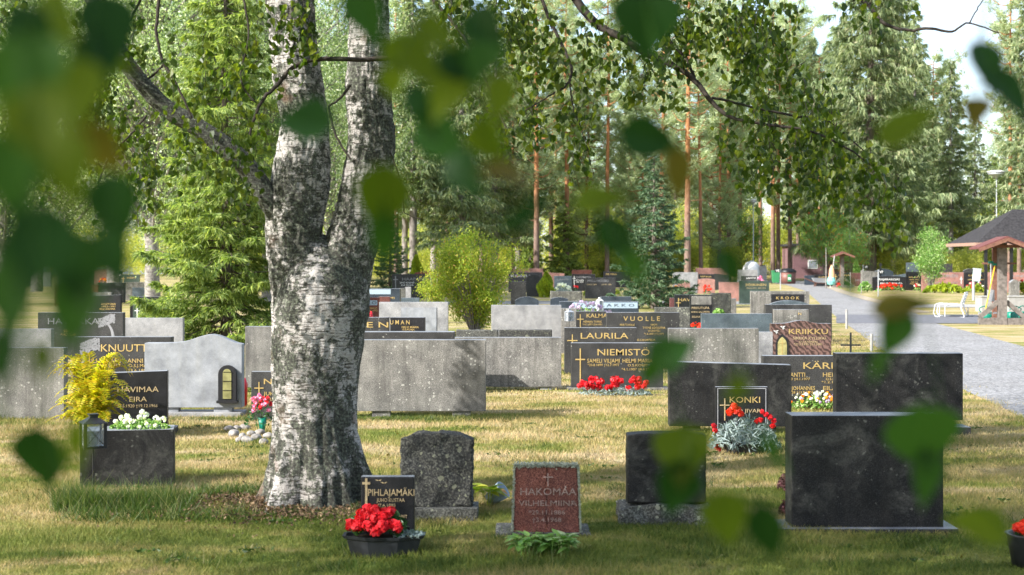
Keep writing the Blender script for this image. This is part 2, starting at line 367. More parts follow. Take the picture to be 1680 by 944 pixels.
M['fg_olive'] = leaf_mat('lit_tone_birch_leaf', [(0, (0.055, 0.08, 0.006)), (1, (0.095, 0.125, 0.008))], 0.55, 0.4, spec=0.08)  # yellow-green copy, sunlight through the leaf put into its colour
M['fg_brown'] = leaf_mat('browning_birch_leaf', [(0, (0.07, 0.06, 0.010)), (1, (0.10, 0.075, 0.012))], 0.45, 0.4, spec=0.08)

def bark_birch(N, o, bias=0.0):
    V = coord(N)
    big = noise(N, 2.4, 6, 0.68, V, 0.4)
    mid = noise(N, 17, 8, 0.78, V, 0.4)
    m = node(N, 'ShaderNodeMapping'); m.inputs['Scale'].default_value = (10, 10, 75)
    t = N.nodes.new('ShaderNodeTexCoord'); N.links.new(t.outputs['Object'], m.inputs['Vector'])
    lent = noise(N, 1.0, 4, 0.7, m.outputs['Vector'], 0.5)
    white = ramp(N, mid, [(0.3, (0.22, 0.19, 0.17)), (0.5, (0.47, 0.44, 0.41)), (0.7, (0.63, 0.60, 0.57))])
    c = mixc(N, ramp(N, lent, [(0.53, (0, 0, 0)), (0.58, (0.95, 0.95, 0.95))]), white, (0.07, 0.06, 0.05))
    # dark crust, denser near the foot
    z = N.nodes.new('ShaderNodeSeparateXYZ'); N.links.new(t.outputs['Object'], z.inputs[0])
    mr = node(N, 'ShaderNodeMapRange'); mr.inputs['From Min'].default_value = 0.0; mr.inputs['From Max'].default_value = 0.8
    mr.inputs['To Min'].default_value = 0.075+bias; mr.inputs['To Max'].default_value = 0.022+bias; N.links.new(z.outputs['Z'], mr.inputs['Value'])
    mb_ = node(N, 'ShaderNodeMath', operation='MULTIPLY'); N.links.new(big, mb_.inputs[0]); mb_.inputs[1].default_value = 0.45
    mm_ = node(N, 'ShaderNodeMath', operation='MULTIPLY'); N.links.new(mid, mm_.inputs[0]); mm_.inputs[1].default_value = 0.55
    ad = node(N, 'ShaderNodeMath', operation='ADD'); N.links.new(mb_.outputs[0], ad.inputs[0]); N.links.new(mm_.outputs[0], ad.inputs[1])
    a2 = node(N, 'ShaderNodeMath', operation='ADD'); N.links.new(ad.outputs[0], a2.inputs[0]); N.links.new(mr.outputs[0], a2.inputs[1])
    fine = noise(N, 55, 4, 0.7, V)
    crust = ramp(N, fine, [(0.35, (0.010, 0.010, 0.008)), (0.5, (0.045, 0.046, 0.034)), (0.62, (0.13, 0.145, 0.10)), (0.75, (0.30, 0.32, 0.24))])
    c = mixc(N, ramp(N, a2.outputs[0], [(0.495, (0, 0, 0)), (0.53, (0.95, 0.95, 0.95))]), c, crust)
    pk = noise(N, 3.3, 3, 0.5, V)
    c = mixc(N, ramp(N, pk, [(0.63, (0, 0, 0)), (0.72, (0.55, 0.55, 0.55))]), c, (0.20, 0.12, 0.08))
    h1 = node(N, 'ShaderNodeMath', operation='SUBTRACT'); N.links.new(fine, h1.inputs[0]); N.links.new(lent, h1.inputs[1])
    principled(N, o, c, 0.8, bump(N, h1.outputs[0], 0.9, 0.015), 0.2)
M['birchbark'] = mat('birch_bark', bark_birch)
M['limbbark'] = mat('birch_limb_bark', lambda N, o: bark_birch(N, o, 0.16))
M['twigbark'] = plain('dark_birch_twig_bark', (0.035, 0.028, 0.022), 0.85, 0.2, 0, 0.5, 40)
def bark(name, a, b, sc=6, zs=0.35):
    def fn(N, o):
        t = N.nodes.new('ShaderNodeTexCoord')
        m = node(N, 'ShaderNodeMapping'); m.inputs['Scale'].default_value = (sc, sc, sc*zs); N.links.new(t.outputs['Object'], m.inputs['Vector'])
        n = noise(N, 1.0, 6, 0.7, m.outputs['Vector'])
        principled(N, o, ramp(N, n, [(0.3, a), (0.7, b)]), 0.9, bump(N, n, 0.8, 0.05), 0.15)
    return mat(name, fn)
M['birchbarkfar'] = bark('grey_birch_bark', (0.05, 0.045, 0.04), (0.38, 0.35, 0.32), 5, 1.6)
M['sprucebark'] = bark('spruce_bark', (0.07, 0.055, 0.045), (0.21, 0.17, 0.145))
M['greybark'] = bark('grey_conifer_bark', (0.12, 0.105, 0.095), (0.34, 0.30, 0.27))
def pinebark(N, o):
    t = N.nodes.new('ShaderNodeTexCoord')
    m = node(N, 'ShaderNodeMapping'); m.inputs['Scale'].default_value = (6, 6, 2); N.links.new(t.outputs['Object'], m.inputs['Vector'])
    n = noise(N, 1.0, 6, 0.7, m.outputs['Vector'])
    z = N.nodes.new('ShaderNodeSeparateXYZ'); N.links.new(t.outputs['Object'], z.inputs[0])
    mr = node(N, 'ShaderNodeMapRange'); mr.inputs['From Min'].default_value = 4.0; mr.inputs['From Max'].default_value = 9.0
    N.links.new(z.outputs['Z'], mr.inputs['Value'])
    lo = ramp(N, n, [(0.3, (0.08, 0.05, 0.04)), (0.7, (0.27, 0.19, 0.15))])
    hi = ramp(N, n, [(0.3, (0.22, 0.085, 0.035)), (0.7, (0.50, 0.24, 0.11))])
    principled(N, o, mixc(N, mr.outputs[0], lo, hi), 0.85, bump(N, n, 0.6, 0.04), 0.15)
M['pinebark'] = mat('orange_pine_bark', pinebark)

# ------------------------------------------------------------------ ground
LAWN_BROWN = [(0.34, (0.095, 0.13, 0.025)), (0.43, (0.17, 0.195, 0.045)), (0.50, (0.28, 0.25, 0.09)), (0.56, (0.38, 0.30, 0.15)), (0.64, (0.48, 0.385, 0.25)), (0.72, (0.34, 0.25, 0.17))]
def lawn_color(N, V):
    m = node(N, 'ShaderNodeMapping'); m.inputs['Scale'].default_value = (0.5, 1.25, 1); N.links.new(V, m.inputs['Vector'])
    a = noise(N, 1.0, 7, 0.7, m.outputs['Vector'], 0.5)
    # the lawn is greener close by, scorched further on
    z = N.nodes.new('ShaderNodeSeparateXYZ'); N.links.new(V, z.inputs[0])
    mr = node(N, 'ShaderNodeMapRange'); mr.inputs['From Min'].default_value = 8.2; mr.inputs['From Max'].default_value = 11.5
    mr.inputs['To Min'].default_value = -0.075; mr.inputs['To Max'].default_value = 0.035; N.links.new(z.outputs['Y'], mr.inputs['Value'])
    ad = node(N, 'ShaderNodeMath', operation='ADD'); N.links.new(a, ad.inputs[0]); N.links.new(mr.outputs[0], ad.inputs[1])
    return ramp(N, ad.outputs[0], LAWN_BROWN)
def ground_fn(N, o):
    t = N.nodes.new('ShaderNodeTexCoord'); V = t.outputs['Object']
    c = lawn_color(N, V)
    f = noise(N, 26, 5, 0.7, V)
    c = mixc(N, 0.8, c, ramp(N, f, [(0.3, (0.55, 0.55, 0.5)), (0.7, (1.25, 1.25, 1.2))]), 'MULTIPLY')
    principled(N, o, c, 0.95, bump(N, f, 0.8, 0.04), 0.1)
M['lawn'] = mat('dry_lawn', ground_fn)
def blade_fn(N, o):
    g = N.nodes.new('ShaderNodeNewGeometry')
    t = N.nodes.new('ShaderNodeTexCoord'); c = lawn_color(N, t.outputs['Object'])
    c = mixc(N, 0.85, c, ramp(N, g.outputs['Random Per Island'], [(0, (0.6, 0.8, 0.5)), (0.5, (1.0, 1.0, 0.9)), (1, (1.5, 1.35, 1.15))]), 'MULTIPLY')
    p = principled(N, None, c, 0.6, None, 0.2)
    tr = N.nodes.new('ShaderNodeBsdfTranslucent'); N.links.new(c, tr.inputs['Color'])
    m = N.nodes.new('ShaderNodeMixShader'); m.inputs[0].default_value = 0.35
    N.links.new(p.outputs[0], m.inputs[1]); N.links.new(tr.outputs[0], m.inputs[2]); N.links.new(m.outputs[0], o.inputs['Surface'])
M['blade'] = mat('grass_blades', blade_fn)
M['tuftgrass'] = leaf_mat('green_grass_tuft', [(0, (0.02, 0.045, 0.008)), (0.6, (0.05, 0.09, 0.015)), (0.85, (0.10, 0.14, 0.03)), (1, (0.28, 0.24, 0.12))], 0.35, 0.5)
def gravel_fn(N, o):
    V = coord(N)
    v = node(N, 'ShaderNodeTexVoronoi', Scale=28.0); N.links.new(V, v.inputs['Vector'])
    sp = N.nodes.new('ShaderNodeSeparateColor'); N.links.new(v.outputs['Color'], sp.inputs[0])
    n = noise(N, 0.5, 5, 0.6, V)
    c = ramp(N, sp.outputs[0], [(0, (0.13, 0.128, 0.128)), (1, (0.31, 0.305, 0.30))])
    c = mixc(N, 0.6, c, ramp(N, n, [(0.3, (0.8, 0.78, 0.75)), (0.7, (1.15, 1.15, 1.15))]), 'MULTIPLY')
    principled(N, o, c, 0.9, bump(N, v.outputs['Distance'], 0.6, 0.02), 0.2)
M['gravel'] = mat('pale_gravel', gravel_fn)
M['road_shadow'] = plain('painted_road_shadow', (0.13, 0.13, 0.14), 0.9, 0.2, 0, 0.2, 8)  # dark grey for the shadow band painted over the road
M['sand'] = plain('sandy_verge', (0.32, 0.27, 0.20), 0.95, 0.1, 0, 0.2, 4)
M['concrete'] = plain('pale_concrete', (0.30, 0.29, 0.27), 0.9, 0.2, 0, 0.15, 6)

def gz(x, y):
    return 0.03*np.sin(x*0.9+1)*np.cos(y*0.7) * np.clip((y-6)/3, 0, 1)*np.clip((14-y)/4, 0, 1)
def make_ground():
    mb = MB()
    xs = np.concatenate([np.linspace(-900, -40, 8), np.linspace(-34, -8, 14), np.linspace(-7.5, 7.5, 61), np.linspace(8, 34, 14), np.linspace(40, 900, 8)])
    ys = np.concatenate([np.linspace(-60, 5, 8), np.linspace(5.5, 15, 49), np.linspace(16, 60, 24), np.linspace(70, 200, 12), [300, 500, 900, 1800]])
    X, Y = np.meshgrid(xs, ys); Z = gz(X, Y) * (np.abs(X) < 8)
    V = np.stack([X, Y, Z], -1).reshape(-1, 3); nx = len(xs)
    i = np.arange(len(ys)-1)[:, None]*nx; j = np.arange(nx-1)[None]
    mb.add(V, np.stack([i+j, i+j+1, i+nx+j+1, i+nx+j], -1).reshape(-1, 4))
    tag(mb.build('ground', M['lawn'], smooth=True), kind='structure')
make_ground()
def flat(name, poly, z, m, kind='structure'):
    me = bpy.data.meshes.new(name); bm = bmesh.new()
    f = bm.faces.new([bm.verts.new((x, y, z)) for x, y in poly]); bmesh.ops.triangulate(bm, faces=[f])
    if bm.faces[:] and bm.faces[:][0].normal.z < 0: bmesh.ops.reverse_faces(bm, faces=bm.faces[:])
    bm.to_mesh(me); bm.free(); me.materials.append(m)
    o = bpy.data.objects.new(name, me); COL.objects.link(o); return tag(o, kind=kind)
def G(px, py):
    Y = gY(py); return ((px-CX)*Y/F, Y)
# gravel road: comes in at the right, runs away to the bins
left = [(2350, 1000), (1690, 692), (1640, 668), (1590, 645), (1520, 607), (1440, 572), (1410, 548), (1372, 520), (1345, 498), (1322, 478), (1290, 468), (1262, 464)]
right = [(1262, 460.5), (1330, 461), (1352, 468), (1372, 478), (1415, 491), (1462, 503), (1500, 513), (1530, 530), (1590, 545), (1630, 556), (1700, 575), (1800, 600), (2350, 720)]
flat('gravel_road', [G(*p) for p in left+right], 0.008, M['gravel'])
flat('painted_shadow_strip', [G(1372, 531), G(1372, 517), G(1800, 517), G(1800, 532)], 0.012, M['road_shadow'])  # flat dark strip that paints a cast shadow across the gravel
flat('side_path', [G(1470, 505), G(1800, 505), G(1800, 500), G(1450, 500)], 0.012, M['concrete'])
flat('cemetery_path', [G(700, 499), G(1235, 500), G(1235, 495), G(700, 494)], 0.008, M['gravel'])
flat('road_verge', [G(*p) for p in [(1350, 469), (1372, 479), (1415, 492), (1462, 504), (1500, 514), (1530, 514), (1480, 503), (1420, 487), (1380, 475), (1360, 468.5)]], 0.02, M['sand'])
# forest floor far back
flat('forest_floor', [(-300, 175), (-300, 420), (400, 420), (400, 175)], 0.03, plain('forest_floor_litter', (0.12, 0.10, 0.05), 0.95, 0.1, 0, 0.4, 0.6))

def make_grass():
    mb = MB(); r = np.random.default_rng(3)
    def band(y0, y1, n, h, wd):
        u = r.random(n); Y = np.sqrt(y0**2+(y1**2-y0**2)*u); X = (r.random(n)*2-1)*(0.375*Y+0.1)
        b = np.stack([X, Y, gz(X, Y)], 1)
        cl = np.array([0.5+0.5*math.sin(x*2.1+math.sin(y*1.7)*2)*math.sin(y*2.6+x) for x, y in zip(X, Y)])
        hh = h*(0.5+0.9*r.random(n))*(0.6+0.8*cl)
        tip = b+np.stack([r.normal(0, .5, n)*hh, r.normal(0, .5, n)*hh, hh], 1)
        # stay off the road
        yb = HY+F*H/Y; px = CX+X*F/Y
        le = np.interp(yb, [464, 478, 498, 520, 548, 572, 607, 645, 692], [1262, 1322, 1345, 1372, 1410, 1440, 1520, 1590, 1690])
        ok = px < le-2+np.random.default_rng(8).exponential(5, n)*(1.6+np.sin(Y*3))
        spikes(mb, b[ok], tip[ok], wd*(0.6+0.8*r.random(ok.sum())), 0, r)
    band(7.4, 12, 210000, 0.032, 0.0045)
    band(12, 18, 170000, 0.034, 0.007)
    band(18, 34, 130000, 0.04, 0.014)
    tag(mb.build('grass', M['blade']), 'short sun-scorched grass covering the lawn between graves', 'grass', kind='stuff')
make_grass()

# ------------------------------------------------------------------ gravestones
TEXTS = []
def text(root, s, x, z, cap, width, m, y=-0.001, bold=0.0, name='inscription', align='CENTER'):
    cu = bpy.data.curves.new(name, 'FONT'); cu.body = s; cu.size = cap/0.70
    cu.align_x = align; cu.extrude = 0.0015; cu.offset = bold*0.35; cu.materials.append(m)
    cu.resolution_u = 2
    o = bpy.data.objects.new(name, cu); COL.objects.link(o); o.parent = root
    o.rotation_euler = (math.pi/2, 0, 0); o.location = (x, y, z)
    TEXTS.append((o, width)); return o
def outline_mesh(name, pts, t, m, parent, bevel=0.006, y0=0.0):
    """upright slab from a front outline [(x, z)], thickness t to the back"""
    me = bpy.data.meshes.new(name); bm = bmesh.new()
    f = bm.faces.new([bm.verts.new((x, y0, z)) for x, z in pts])
    r = bmesh.ops.extrude_face_region(bm, geom=[f])
    bmesh.ops.translate(bm, verts=[v for v in r['geom'] if isinstance(v, bmesh.types.BMVert)], vec=(0, t, 0))
    bmesh.ops.recalc_face_normals(bm, faces=bm.faces[:])
    if bevel:
        es = [e for e in bm.edges if e.calc_face_angle(0) > 0.6]
        bmesh.ops.bevel(bm, geom=es, offset=bevel, segments=2, profile=0.6, affect='EDGES')
    for f in bm.faces:
        if f.normal.z > 0.3 and (name == 'slab' or (name == 'plinth' and m.name in ('dark_grey_granite', 'weathered_black_granite'))): f.material_index = 1  # upward faces get the painted sky reflection colour
    bm.to_mesh(me); bm.free(); me.materials.append(m); me.materials.append(M['sky_sheen'] if m.name != 'pale_smooth_granite' else m)
    o = bpy.data.objects.new(name, me); COL.objects.link(o); o.parent = parent; return o
def rough_slab(name, w, h, t, m, parent, amp=0.008, prof=None, taper=0.0, z0=0.0, y0=0.0, x0=None, seed=0.0, lean=0.0):
    mb_ = bmesh.new(); bmesh.ops.create_cube(mb_, size=1.0)
    nseg = 34
    bmesh.ops.subdivide_edges(mb_, edges=mb_.edges[:], cuts=nseg, use_grid_fill=True)
    for v in mb_.verts:
        u, d, z = v.co.x*2, v.co.y+0.5, v.co.z+0.5
        # round the corners of the plan and the elevation a little
        hh = h+(prof(u) if prof else 0)
        x = u*w/2*(1-taper*z); zz = z*hh
        e = 0.012
        ex = max(0, abs(u)-(1-2*e/w)); ez = max(0, z-(1-e/h)); ed = max(0, abs(d-.5)-(.5-e/t))
        k = (ex*w/2)**2+(ez*h)**2+(ed*t)**2
        x -= math.copysign(min(0.006, k*60), u); zz -= min(0.006, k*60)*(z > .9)
        p = Vector((x, d*t, zz))
        q = p*11+Vector((seed, seed*2, 0))
        nn = Vector((mnoise.noise(q), mnoise.noise(q+Vector((9, 2, 4))), mnoise.noise(q+Vector((3, 7, 1)))))
        q2 = p*38+Vector((seed, 0, seed))
        n2 = Vector((mnoise.noise(q2), mnoise.noise(q2+Vector((9, 2, 4))), mnoise.noise(q2+Vector((3, 7, 1)))))
        p += nn*amp*1.3+n2*amp*0.6
        v.co = Vector((p.x+(x0 or 0), p.y+y0+lean*zz, max(p.z, -0.02)+z0))
    me = bpy.data.meshes.new(name); mb_.to_mesh(me); mb_.free(); me.materials.append(m)
    me.polygons.foreach_set('use_smooth', np.full(len(me.polygons), True))
    o = bpy.data.objects.new(name, me); COL.objects.link(o); o.parent = parent; return o
def profile(kind, x0, x1, z, h):
    """top outline from left to right; h is how much the top rises over the ends"""
    n = 16
    if kind == 'flat': return [(x0, z), (x1, z)]
    u = np.linspace(0, 1, n+1)
    if kind == 'arch': zz = z-h+h*np.sin(u*np.pi)**0.8
    elif kind == 'wave': zz = z-h+h*np.exp(-((u-0.68)/0.21)**2)*(1) - 0.25*h*np.exp(-((u-1)/0.15)**2)
    elif kind == 'hump': zz = z-h+h*np.where(np.abs(u-.5) < .32, np.cos((u-.5)/.32*np.pi/2)**2, 0)
    elif kind == 'slantl': zz = z-h*(1-u)
    elif kind == 'slantr': zz = z-h*u
    return [(x0+(x1-x0)*a, b) for a, b in zip(u, zz)]
GS = 'gravestones in the rows'
def stone(label, x0, x1, yt, yb, m='black', t=0.14, top='flat', rise=0, plinth=None, pm=None, gap=0, feet=None, texts=(), crosses=(), yaw=0.0,
          name='gravestone', amp=None, taper=0.0, bold=0.0008, pz=0.0, bev=0.006, lean=0.0):
    Y = gY(yb); s = Y/F; xc = (x0+x1)/2
    root = empty(name, ((xc-CX)*s, Y, pz), math.radians(yaw), label, 'gravestone', GS)
    hz = (yb-yt)*s; w2 = (x1-x0)/2*s; z0 = 0.0
    mm = M[m]
    if plinth:   # (left px, right px, top py)
        pl, pr, pt = plinth; z0 = (yb-pt)*s
        ob = outline_mesh('plinth', [((pl-xc)*s, 0), ((pr-xc)*s, 0), ((pr-xc)*s, z0), ((pl-xc)*s, z0)], t+0.12, M[pm or m], root, 0.006, -0.06)
        z0 -= 0.002
    if gap:
        z0 = gap*s
        ft = feet or [(x0+(x1-x0)*.12, x0+(x1-x0)*.26), (x1-(x1-x0)*.26, x1-(x1-x0)*.12)]
        for a, b in ft:
            outline_mesh('foot', [((a-xc)*s, -0.01), ((b-xc)*s, -0.01), ((b-xc)*s, z0+0.002), ((a-xc)*s, z0+0.002)], t*0.7, M[pm or m], root, 0.004, t*0.15)
    if amp:
        pf = (lambda u: -rise*s*abs(u)**3) if rise else None
        rough_slab('slab', 2*w2, hz-z0, t, mm, root, amp, pf, taper, z0, 0, seed=x0*.37, lean=lean)
    else:
        pts = [(-w2, z0), (w2, z0)]+[(x*(1-taper), z) for x, z in reversed(profile(top, -w2, w2, hz, rise*s))]
        outline_mesh('slab', pts, t, mm, root, bev)
    for tx in texts:
        st, cx, cy, cap, wd = tx[:5]; cm = tx[5] if len(tx) > 5 else 'gold'; bd = tx[6] if len(tx) > 6 else bold
        text(root, st, (cx-xc)*s, (yb-cy-cap/2)*s, cap*s, wd*s if wd else None, M[cm], -0.003+(lean*(yb-cy)*s), bd)
    for (cx, ya, yz, cw, ybar, cm, th) in crosses:
        b = MB()
        box(b, (cx-xc-th/2)*s, (cx-xc+th/2)*s, -0.006, 0.002, (yb-yz)*s, (yb-ya)*s)
        box(b, (cx-xc-cw/2)*s, (cx-xc+cw/2)*s, -0.0068, 0.002, (yb-ybar-th/2)*s, (yb-ybar+th/2)*s)
        b.build('cross', M[cm], root)
    return root, s, xc

# --- nearest row
st, s, xc = stone('small black upright gravestone with gold cross beside the birch foot', 592, 680, 782, 902, 'black', 0.06, texts=[
    ('PIHLAJAMÄKI', 642, 808, 11, 76, 'faded', 0.0006), ('JUHO KUSTAA', 641, 820.5, 6, 46, 'faded', 0.0003), ('*7.6.1885', 634, 829, 5, 30, 'faded', 0.0003),
    ('†11.5.1950', 634, 838, 5, 30, 'faded', 0.0003), ('ANNI MARGARET', 645, 847.5, 5, 46, 'faded', 0.0003), ('O.S. KOSKA', 650, 857, 5, 34, 'faded', 0.0003)],
    crosses=[(601, 785, 828, 13, 793, 'faded', 3.6)], bev=0.01)
b = MB()
for cx, cy in ((621, 788), (630, 792)):
    X = (cx-xc)*s; Z = (902-cy)*s
    for sg in (-1, 1): leaves(b, np.array([[X+sg*0.010, -0.003, Z]]), 0.024, 0.006, np.array([[sg*1.0, 0, 0.35]]), fold=0, nrm=np.array([[0, 1.0, 0]]))
b.build('bird_motif', M['faded'], st)

st, s, xc = stone('leaning red granite gravestone with lichen-crusted edges behind hostas', 840, 953, 765, 886, 'red', 0.13, amp=0.004, taper=0.07, lean=0.04, texts=[
    ('HAKOMAA', 899, 807, 12, 92, 'faint', 0.0002), ('VILHELMIINA', 899, 826, 9, 96, 'faint', 0.0), ('*29.11.1886', 897, 841, 7, 60, 'faint', 0.0), ('†3.4.1968', 897, 853, 7, 48, 'faint', 0.0)],
    crosses=[(899, 777, 798, 16, 783, 'faint', 1.6)])
outline_mesh('plinth', [(-0.32, -0.02), (0.28, -0.02), (0.27, 0.045), (-0.31, 0.05)], 0.34, M['rough'], st, 0.01, -0.03)
# lichen crust along the rim
b = MB(); rr = np.random.default_rng(5); n = 2600
u = rr.random(n); side = rr.random(n); hw = (953-840)/2*s; hh = (886-765)*s
X = np.where(side < .5, (u*2-1)*hw*0.93, np.where(side < .75, -1, 1)*hw*(1-0.07*u)+rr.normal(0, .003, n)); Z = np.where(side < .5, hh-np.abs(rr.normal(0, .008, n)), u*hh)
Yp = np.where(rr.random(n) < .5, -0.004+0.04*Z, rr.random(n)*0.13+0.04*Z)
leaves(b, np.stack([X, Yp-0.003, Z+np.where(side < .5, 0.008, 0)], 1), 0.012, 0.010, r=rr)
b.build('lichen_crust', plain('pale_lichen', (0.36, 0.38, 0.30), 0.95, 0.1, 0, 0.35, 90), st)

stone('dark lichen-covered round-topped gravestone to the right of the birch', 656, 776, 710, 858, 'roughd', 0.16, amp=0.013, rise=12, plinth=(664, 784, 832), pm='rough', lean=0.03)
stone('squat dark gravestone on a rough granite base beside the red granite one', 1028, 1160, 710, 866, 'blackw', 0.15, amp=0.003, rise=4, plinth=None, lean=0.0)
r4 = bpy.data.objects['gravestone.003']
s4 = gY(866)/F
for ch in list(r4.children): ch.location.z = 0.14
r4.children[0].scale.z = (826-710)/(866-710)
r4.children[0].location.z = (866-826)*s4
rough_slab('plinth', 158*s4, 41*s4, 0.30, M['rough'], r4, 0.014, lambda u: -0.03*abs(u)**4, 0.02, 0.0, -0.07, seed=4)
st, s, xc = stone('large black granite gravestone with a pale shining top edge, nearest on the right', 1299, 1548, 682, 873, 'blackw', 0.22, plinth=(1262, 1568, 865), pm='dark')

# planter grave with lantern
st, s, xc = stone('black granite planter box filled with white flowers behind tufts of grass', 134, 283, 706, 800, 'blackw', 0.30, name='grave_planter', yaw=11)
st['category'] = 'planter'
b = MB(); box(b, -0.29, 0.29, 0.03, 0.27, 0.36, 0.396); b.build('soil', M['soil'], st)
PL = st; PL_s = s

stone('slanted brown-black gravestone behind the fern and the black planter', 176, 273, 609, 712, 'black', 0.13, yaw=7, top='slantl', rise=3, plinth=(150, 288, 702), pm='dark', texts=[
    ('HAVIMAA', 226, 639, 9, 66, 'faded', 0.0002), ('EIRA', 226, 655, 8, 28, 'faded', 0.0002), ('*23.5.1920 †19.12.1966', 224, 666, 5, 68, 'faded', 0.0001)])

# --- second rows
st, s, xc = stone('pale grey stone with a wave-shaped top and a black arched lantern niche', 237, 397, 549, 683, 'white', 0.16, top='wave', rise=14, gap=14, feet=[(262, 292), (350, 380)])
outline_mesh('plinth', [(-1.0*80*s, -.02), (80*s, -.02), (80*s, 0.045), (-80*s, 0.045)], 0.36, M['light'], st, 0.006, -0.08)
def arch_pts(cx, z0, z1, w, n=12):
    r = w/2; zc = z1-r
    return [(cx-r, z0), (cx+r, z0)]+[(cx+r*math.cos(a), zc+r*math.sin(a)) for a in np.linspace(0, math.pi, n)]
nx = (374-xc)*s; nf = outline_mesh('lantern_niche', arch_pts(nx, (683-660)*s, (683-599)*s, 30*s), 0.05, M['iron'], st, 0.004, -0.045)
outline_mesh('lantern_window', arch_pts(nx, (683-654)*s, (683-605)*s, 14*s), 0.02, plain('amber_glass', (0.22, 0.21, 0.09), 0.2, 0.6, 0, 0.3, 12), nf, 0.001, -0.052)
bb = MB()
for zz in (610, 625, 640): box(bb, nx-7*s, nx+7*s, -0.058, -0.05, (683-zz)*s-0.002, (683-zz)*s+0.002)
box(bb, nx-17*s, nx+17*s, -0.07, 0.0, (683-661)*s, (683-657)*s); bb.build('grille', M['iron'], nf)
st, s, xc = stone('dark gravestone engraved with a tree behind the yellow fern', 120, 281, 553, 650, 'dark', 0.15, texts=[
    ('KNUUTTILA', 217, 571, 12, 104), ('AULI MIKAEL', 168, 592, 7, 60), ('ANNI OTILIA', 240, 592, 7, 62), ('*4.3.1885 †1967', 170, 600, 5, 56, 'gold', 0.0003), ('O.S.J.MARANEN', 240, 600, 5, 58, 'gold', 0.0003), ('*3.6.1888 †1961', 240, 608, 5, 58, 'gold', 0.0003)])
def tree_relief(root, cx, z0, z1, w, m, seed):
    b = MB(); r = np.random.default_rng(seed); hgt = z1-z0
    tube(b, smooth_path([(cx-0.02, -0.002, z0), (cx, -0.002, z0+hgt*.35), (cx+w*.1, -0.002, z0+hgt*.62), (cx+w*.4, -.002, z0+hgt*.8)], 4), np.linspace(hgt*.05, hgt*.02, 13), 6)
    for v in b.v: v[:, 1] *= 0.1
    n = 420; X = cx-w*.1+r.random(n)*w*1.05; Z = z0+hgt*(.74+.22*r.random(n)+.05*np.sin(X*14))
    leaves(b, np.stack([X, np.full(n, -0.004)-r.random(n)*.002, Z], 1), 0.03, 0.014, nrm=np.tile([[0, 1.0, 0]], (n, 1)), d=np.stack([r.normal(size=n), np.zeros(n), r.normal(size=n)*.5], 1), fold=0)
    b.build('tree_relief', m, root)
tree_relief(st, (135-xc)*s, 5*s, (650-556)*s, 30*s, M['silver'], 1)
st, s, xc = stone('dark granite gravestone with a carved tree at its right end', 62, 202, 513, 590, 'dark', 0.15, texts=[
    ('HATAKKA', 120, 527, 10, 84, 'silver', 0.001), ('EERO', 112, 543, 4, 14, 'gold', 0.0002), ('*14.7.1888', 112, 549, 4, 24, 'gold', 0.0002)])
tree_relief(st, (186-xc)*s, 5*s, (590-516)*s, -26*s, M['silver'], 2)
stone('plain pale granite slab half hidden by the young spruce', 203, 300, 522, 578, 'light')
stone('dark green gravestone with white cross in front of the small birch trunk', 218, 292, 500, 546, 'green', texts=[('MÄNTYLÄ', 245, 508, 4.5, 30, 'silver'), ('OLAVI', 245, 515, 3, 12, 'wht', 0), ('EEVA MARIA', 240, 522, 3, 26, 'wht', 0)], crosses=[(225, 506, 524, 9, 510, 'wht', 1.2)])
stone('black stone edge showing behind the dark green gravestone', 213, 285, 487, 530, 'black')
stone('black tilted-top gravestone with small gold lettering at the left', 144, 198, 484, 533, 'black', top='slantl', rise=2, texts=[('AUKUSTI HEIKKI', 178, 499, 3, 24, 'gold', 0.0004), ('1893-1951', 178, 503, 2.6, 22, 'gold', 0.0003), ('MILJA SUSANNA', 176, 507, 3, 26, 'gold', 0.0004)])
stone('grey granite slab just behind the tilted black one', 138, 182, 480, 526, 'grey')
stone('dark grey block-shaped gravestone in the far left row', 160, 203, 464, 497, 'dark', 0.3)
stone('brown-red wide gravestone with letters in the far left row', 90, 160, 467, 502, 'red', texts=[('JUUX', 140, 475, 4.5, 24, 'gold')])
stone('long pale grey gravestone left of the small birch trunk', 203, 262, 463, 493, 'grey')
stone('low blue-grey gravestone beside the small birch trunk', 217, 262, 472, 500, 'blue')
stone('pink gravestone behind orange flowers, far left', 152, 188, 441, 466, 'pink', top='arch', rise=2)
stone('dark far gravestone left of the pink one', 122, 153, 444, 467, 'dark')
stone('dark gravestone with white letters, far left back row', 181, 200, 445, 466, 'black', texts=[('RAJALA', 194, 451, 2.2, 8, 'wht')])
stone('small black gravestone with gold cross, far left back row', 198, 229, 451, 470, 'green', texts=[('MÄKI', 215, 456, 2.5, 14, 'gold')], crosses=[(202, 454, 464, 5, 457, 'gold', .8)])
stone('grey speckled slab at the left edge behind the blurred leaves', -60, 105, 571, 688, 'grey')
stone('pale slab further back at the left edge', -40, 84, 540, 625, 'light')
stone('light granite slab just left of the birch trunk', 402, 560, 536, 642, 'grey', gap=6)
st, s, xc = stone('small black gravestone with gold cross by the birch trunk, pink flowers before it', 412, 498, 610, 690, 'dark', 0.1, texts=[('NIEMI', 458, 626, 9, 50), ('JUHO', 446, 646, 6, 26), ('ERKKI', 448, 655, 5, 26, 'gold', 0.0003)], crosses=[(425, 627, 668, 15, 637, 'gold', 1.6)])
stone('broad weathered grey slab right of the birch with a dark leaf shadow', 556, 797, 558, 685, 'grey', 0.15, gap=10, feet=[(610, 640), (742, 772)])
stone('grey slab with one foot between birch and the wide black stone', 742, 921, 554, 640, 'grey', 0.15, gap=5, feet=[(775, 790), (886, 905)], pm='light')
stone('long low slab with polished top behind the broad grey slab', 590, 745, 545, 648, 'dark', 0.25)
stone('lichen-spotted rough stone under the lime-green bush', 748, 818, 541, 618, 'rough', amp=0.006)
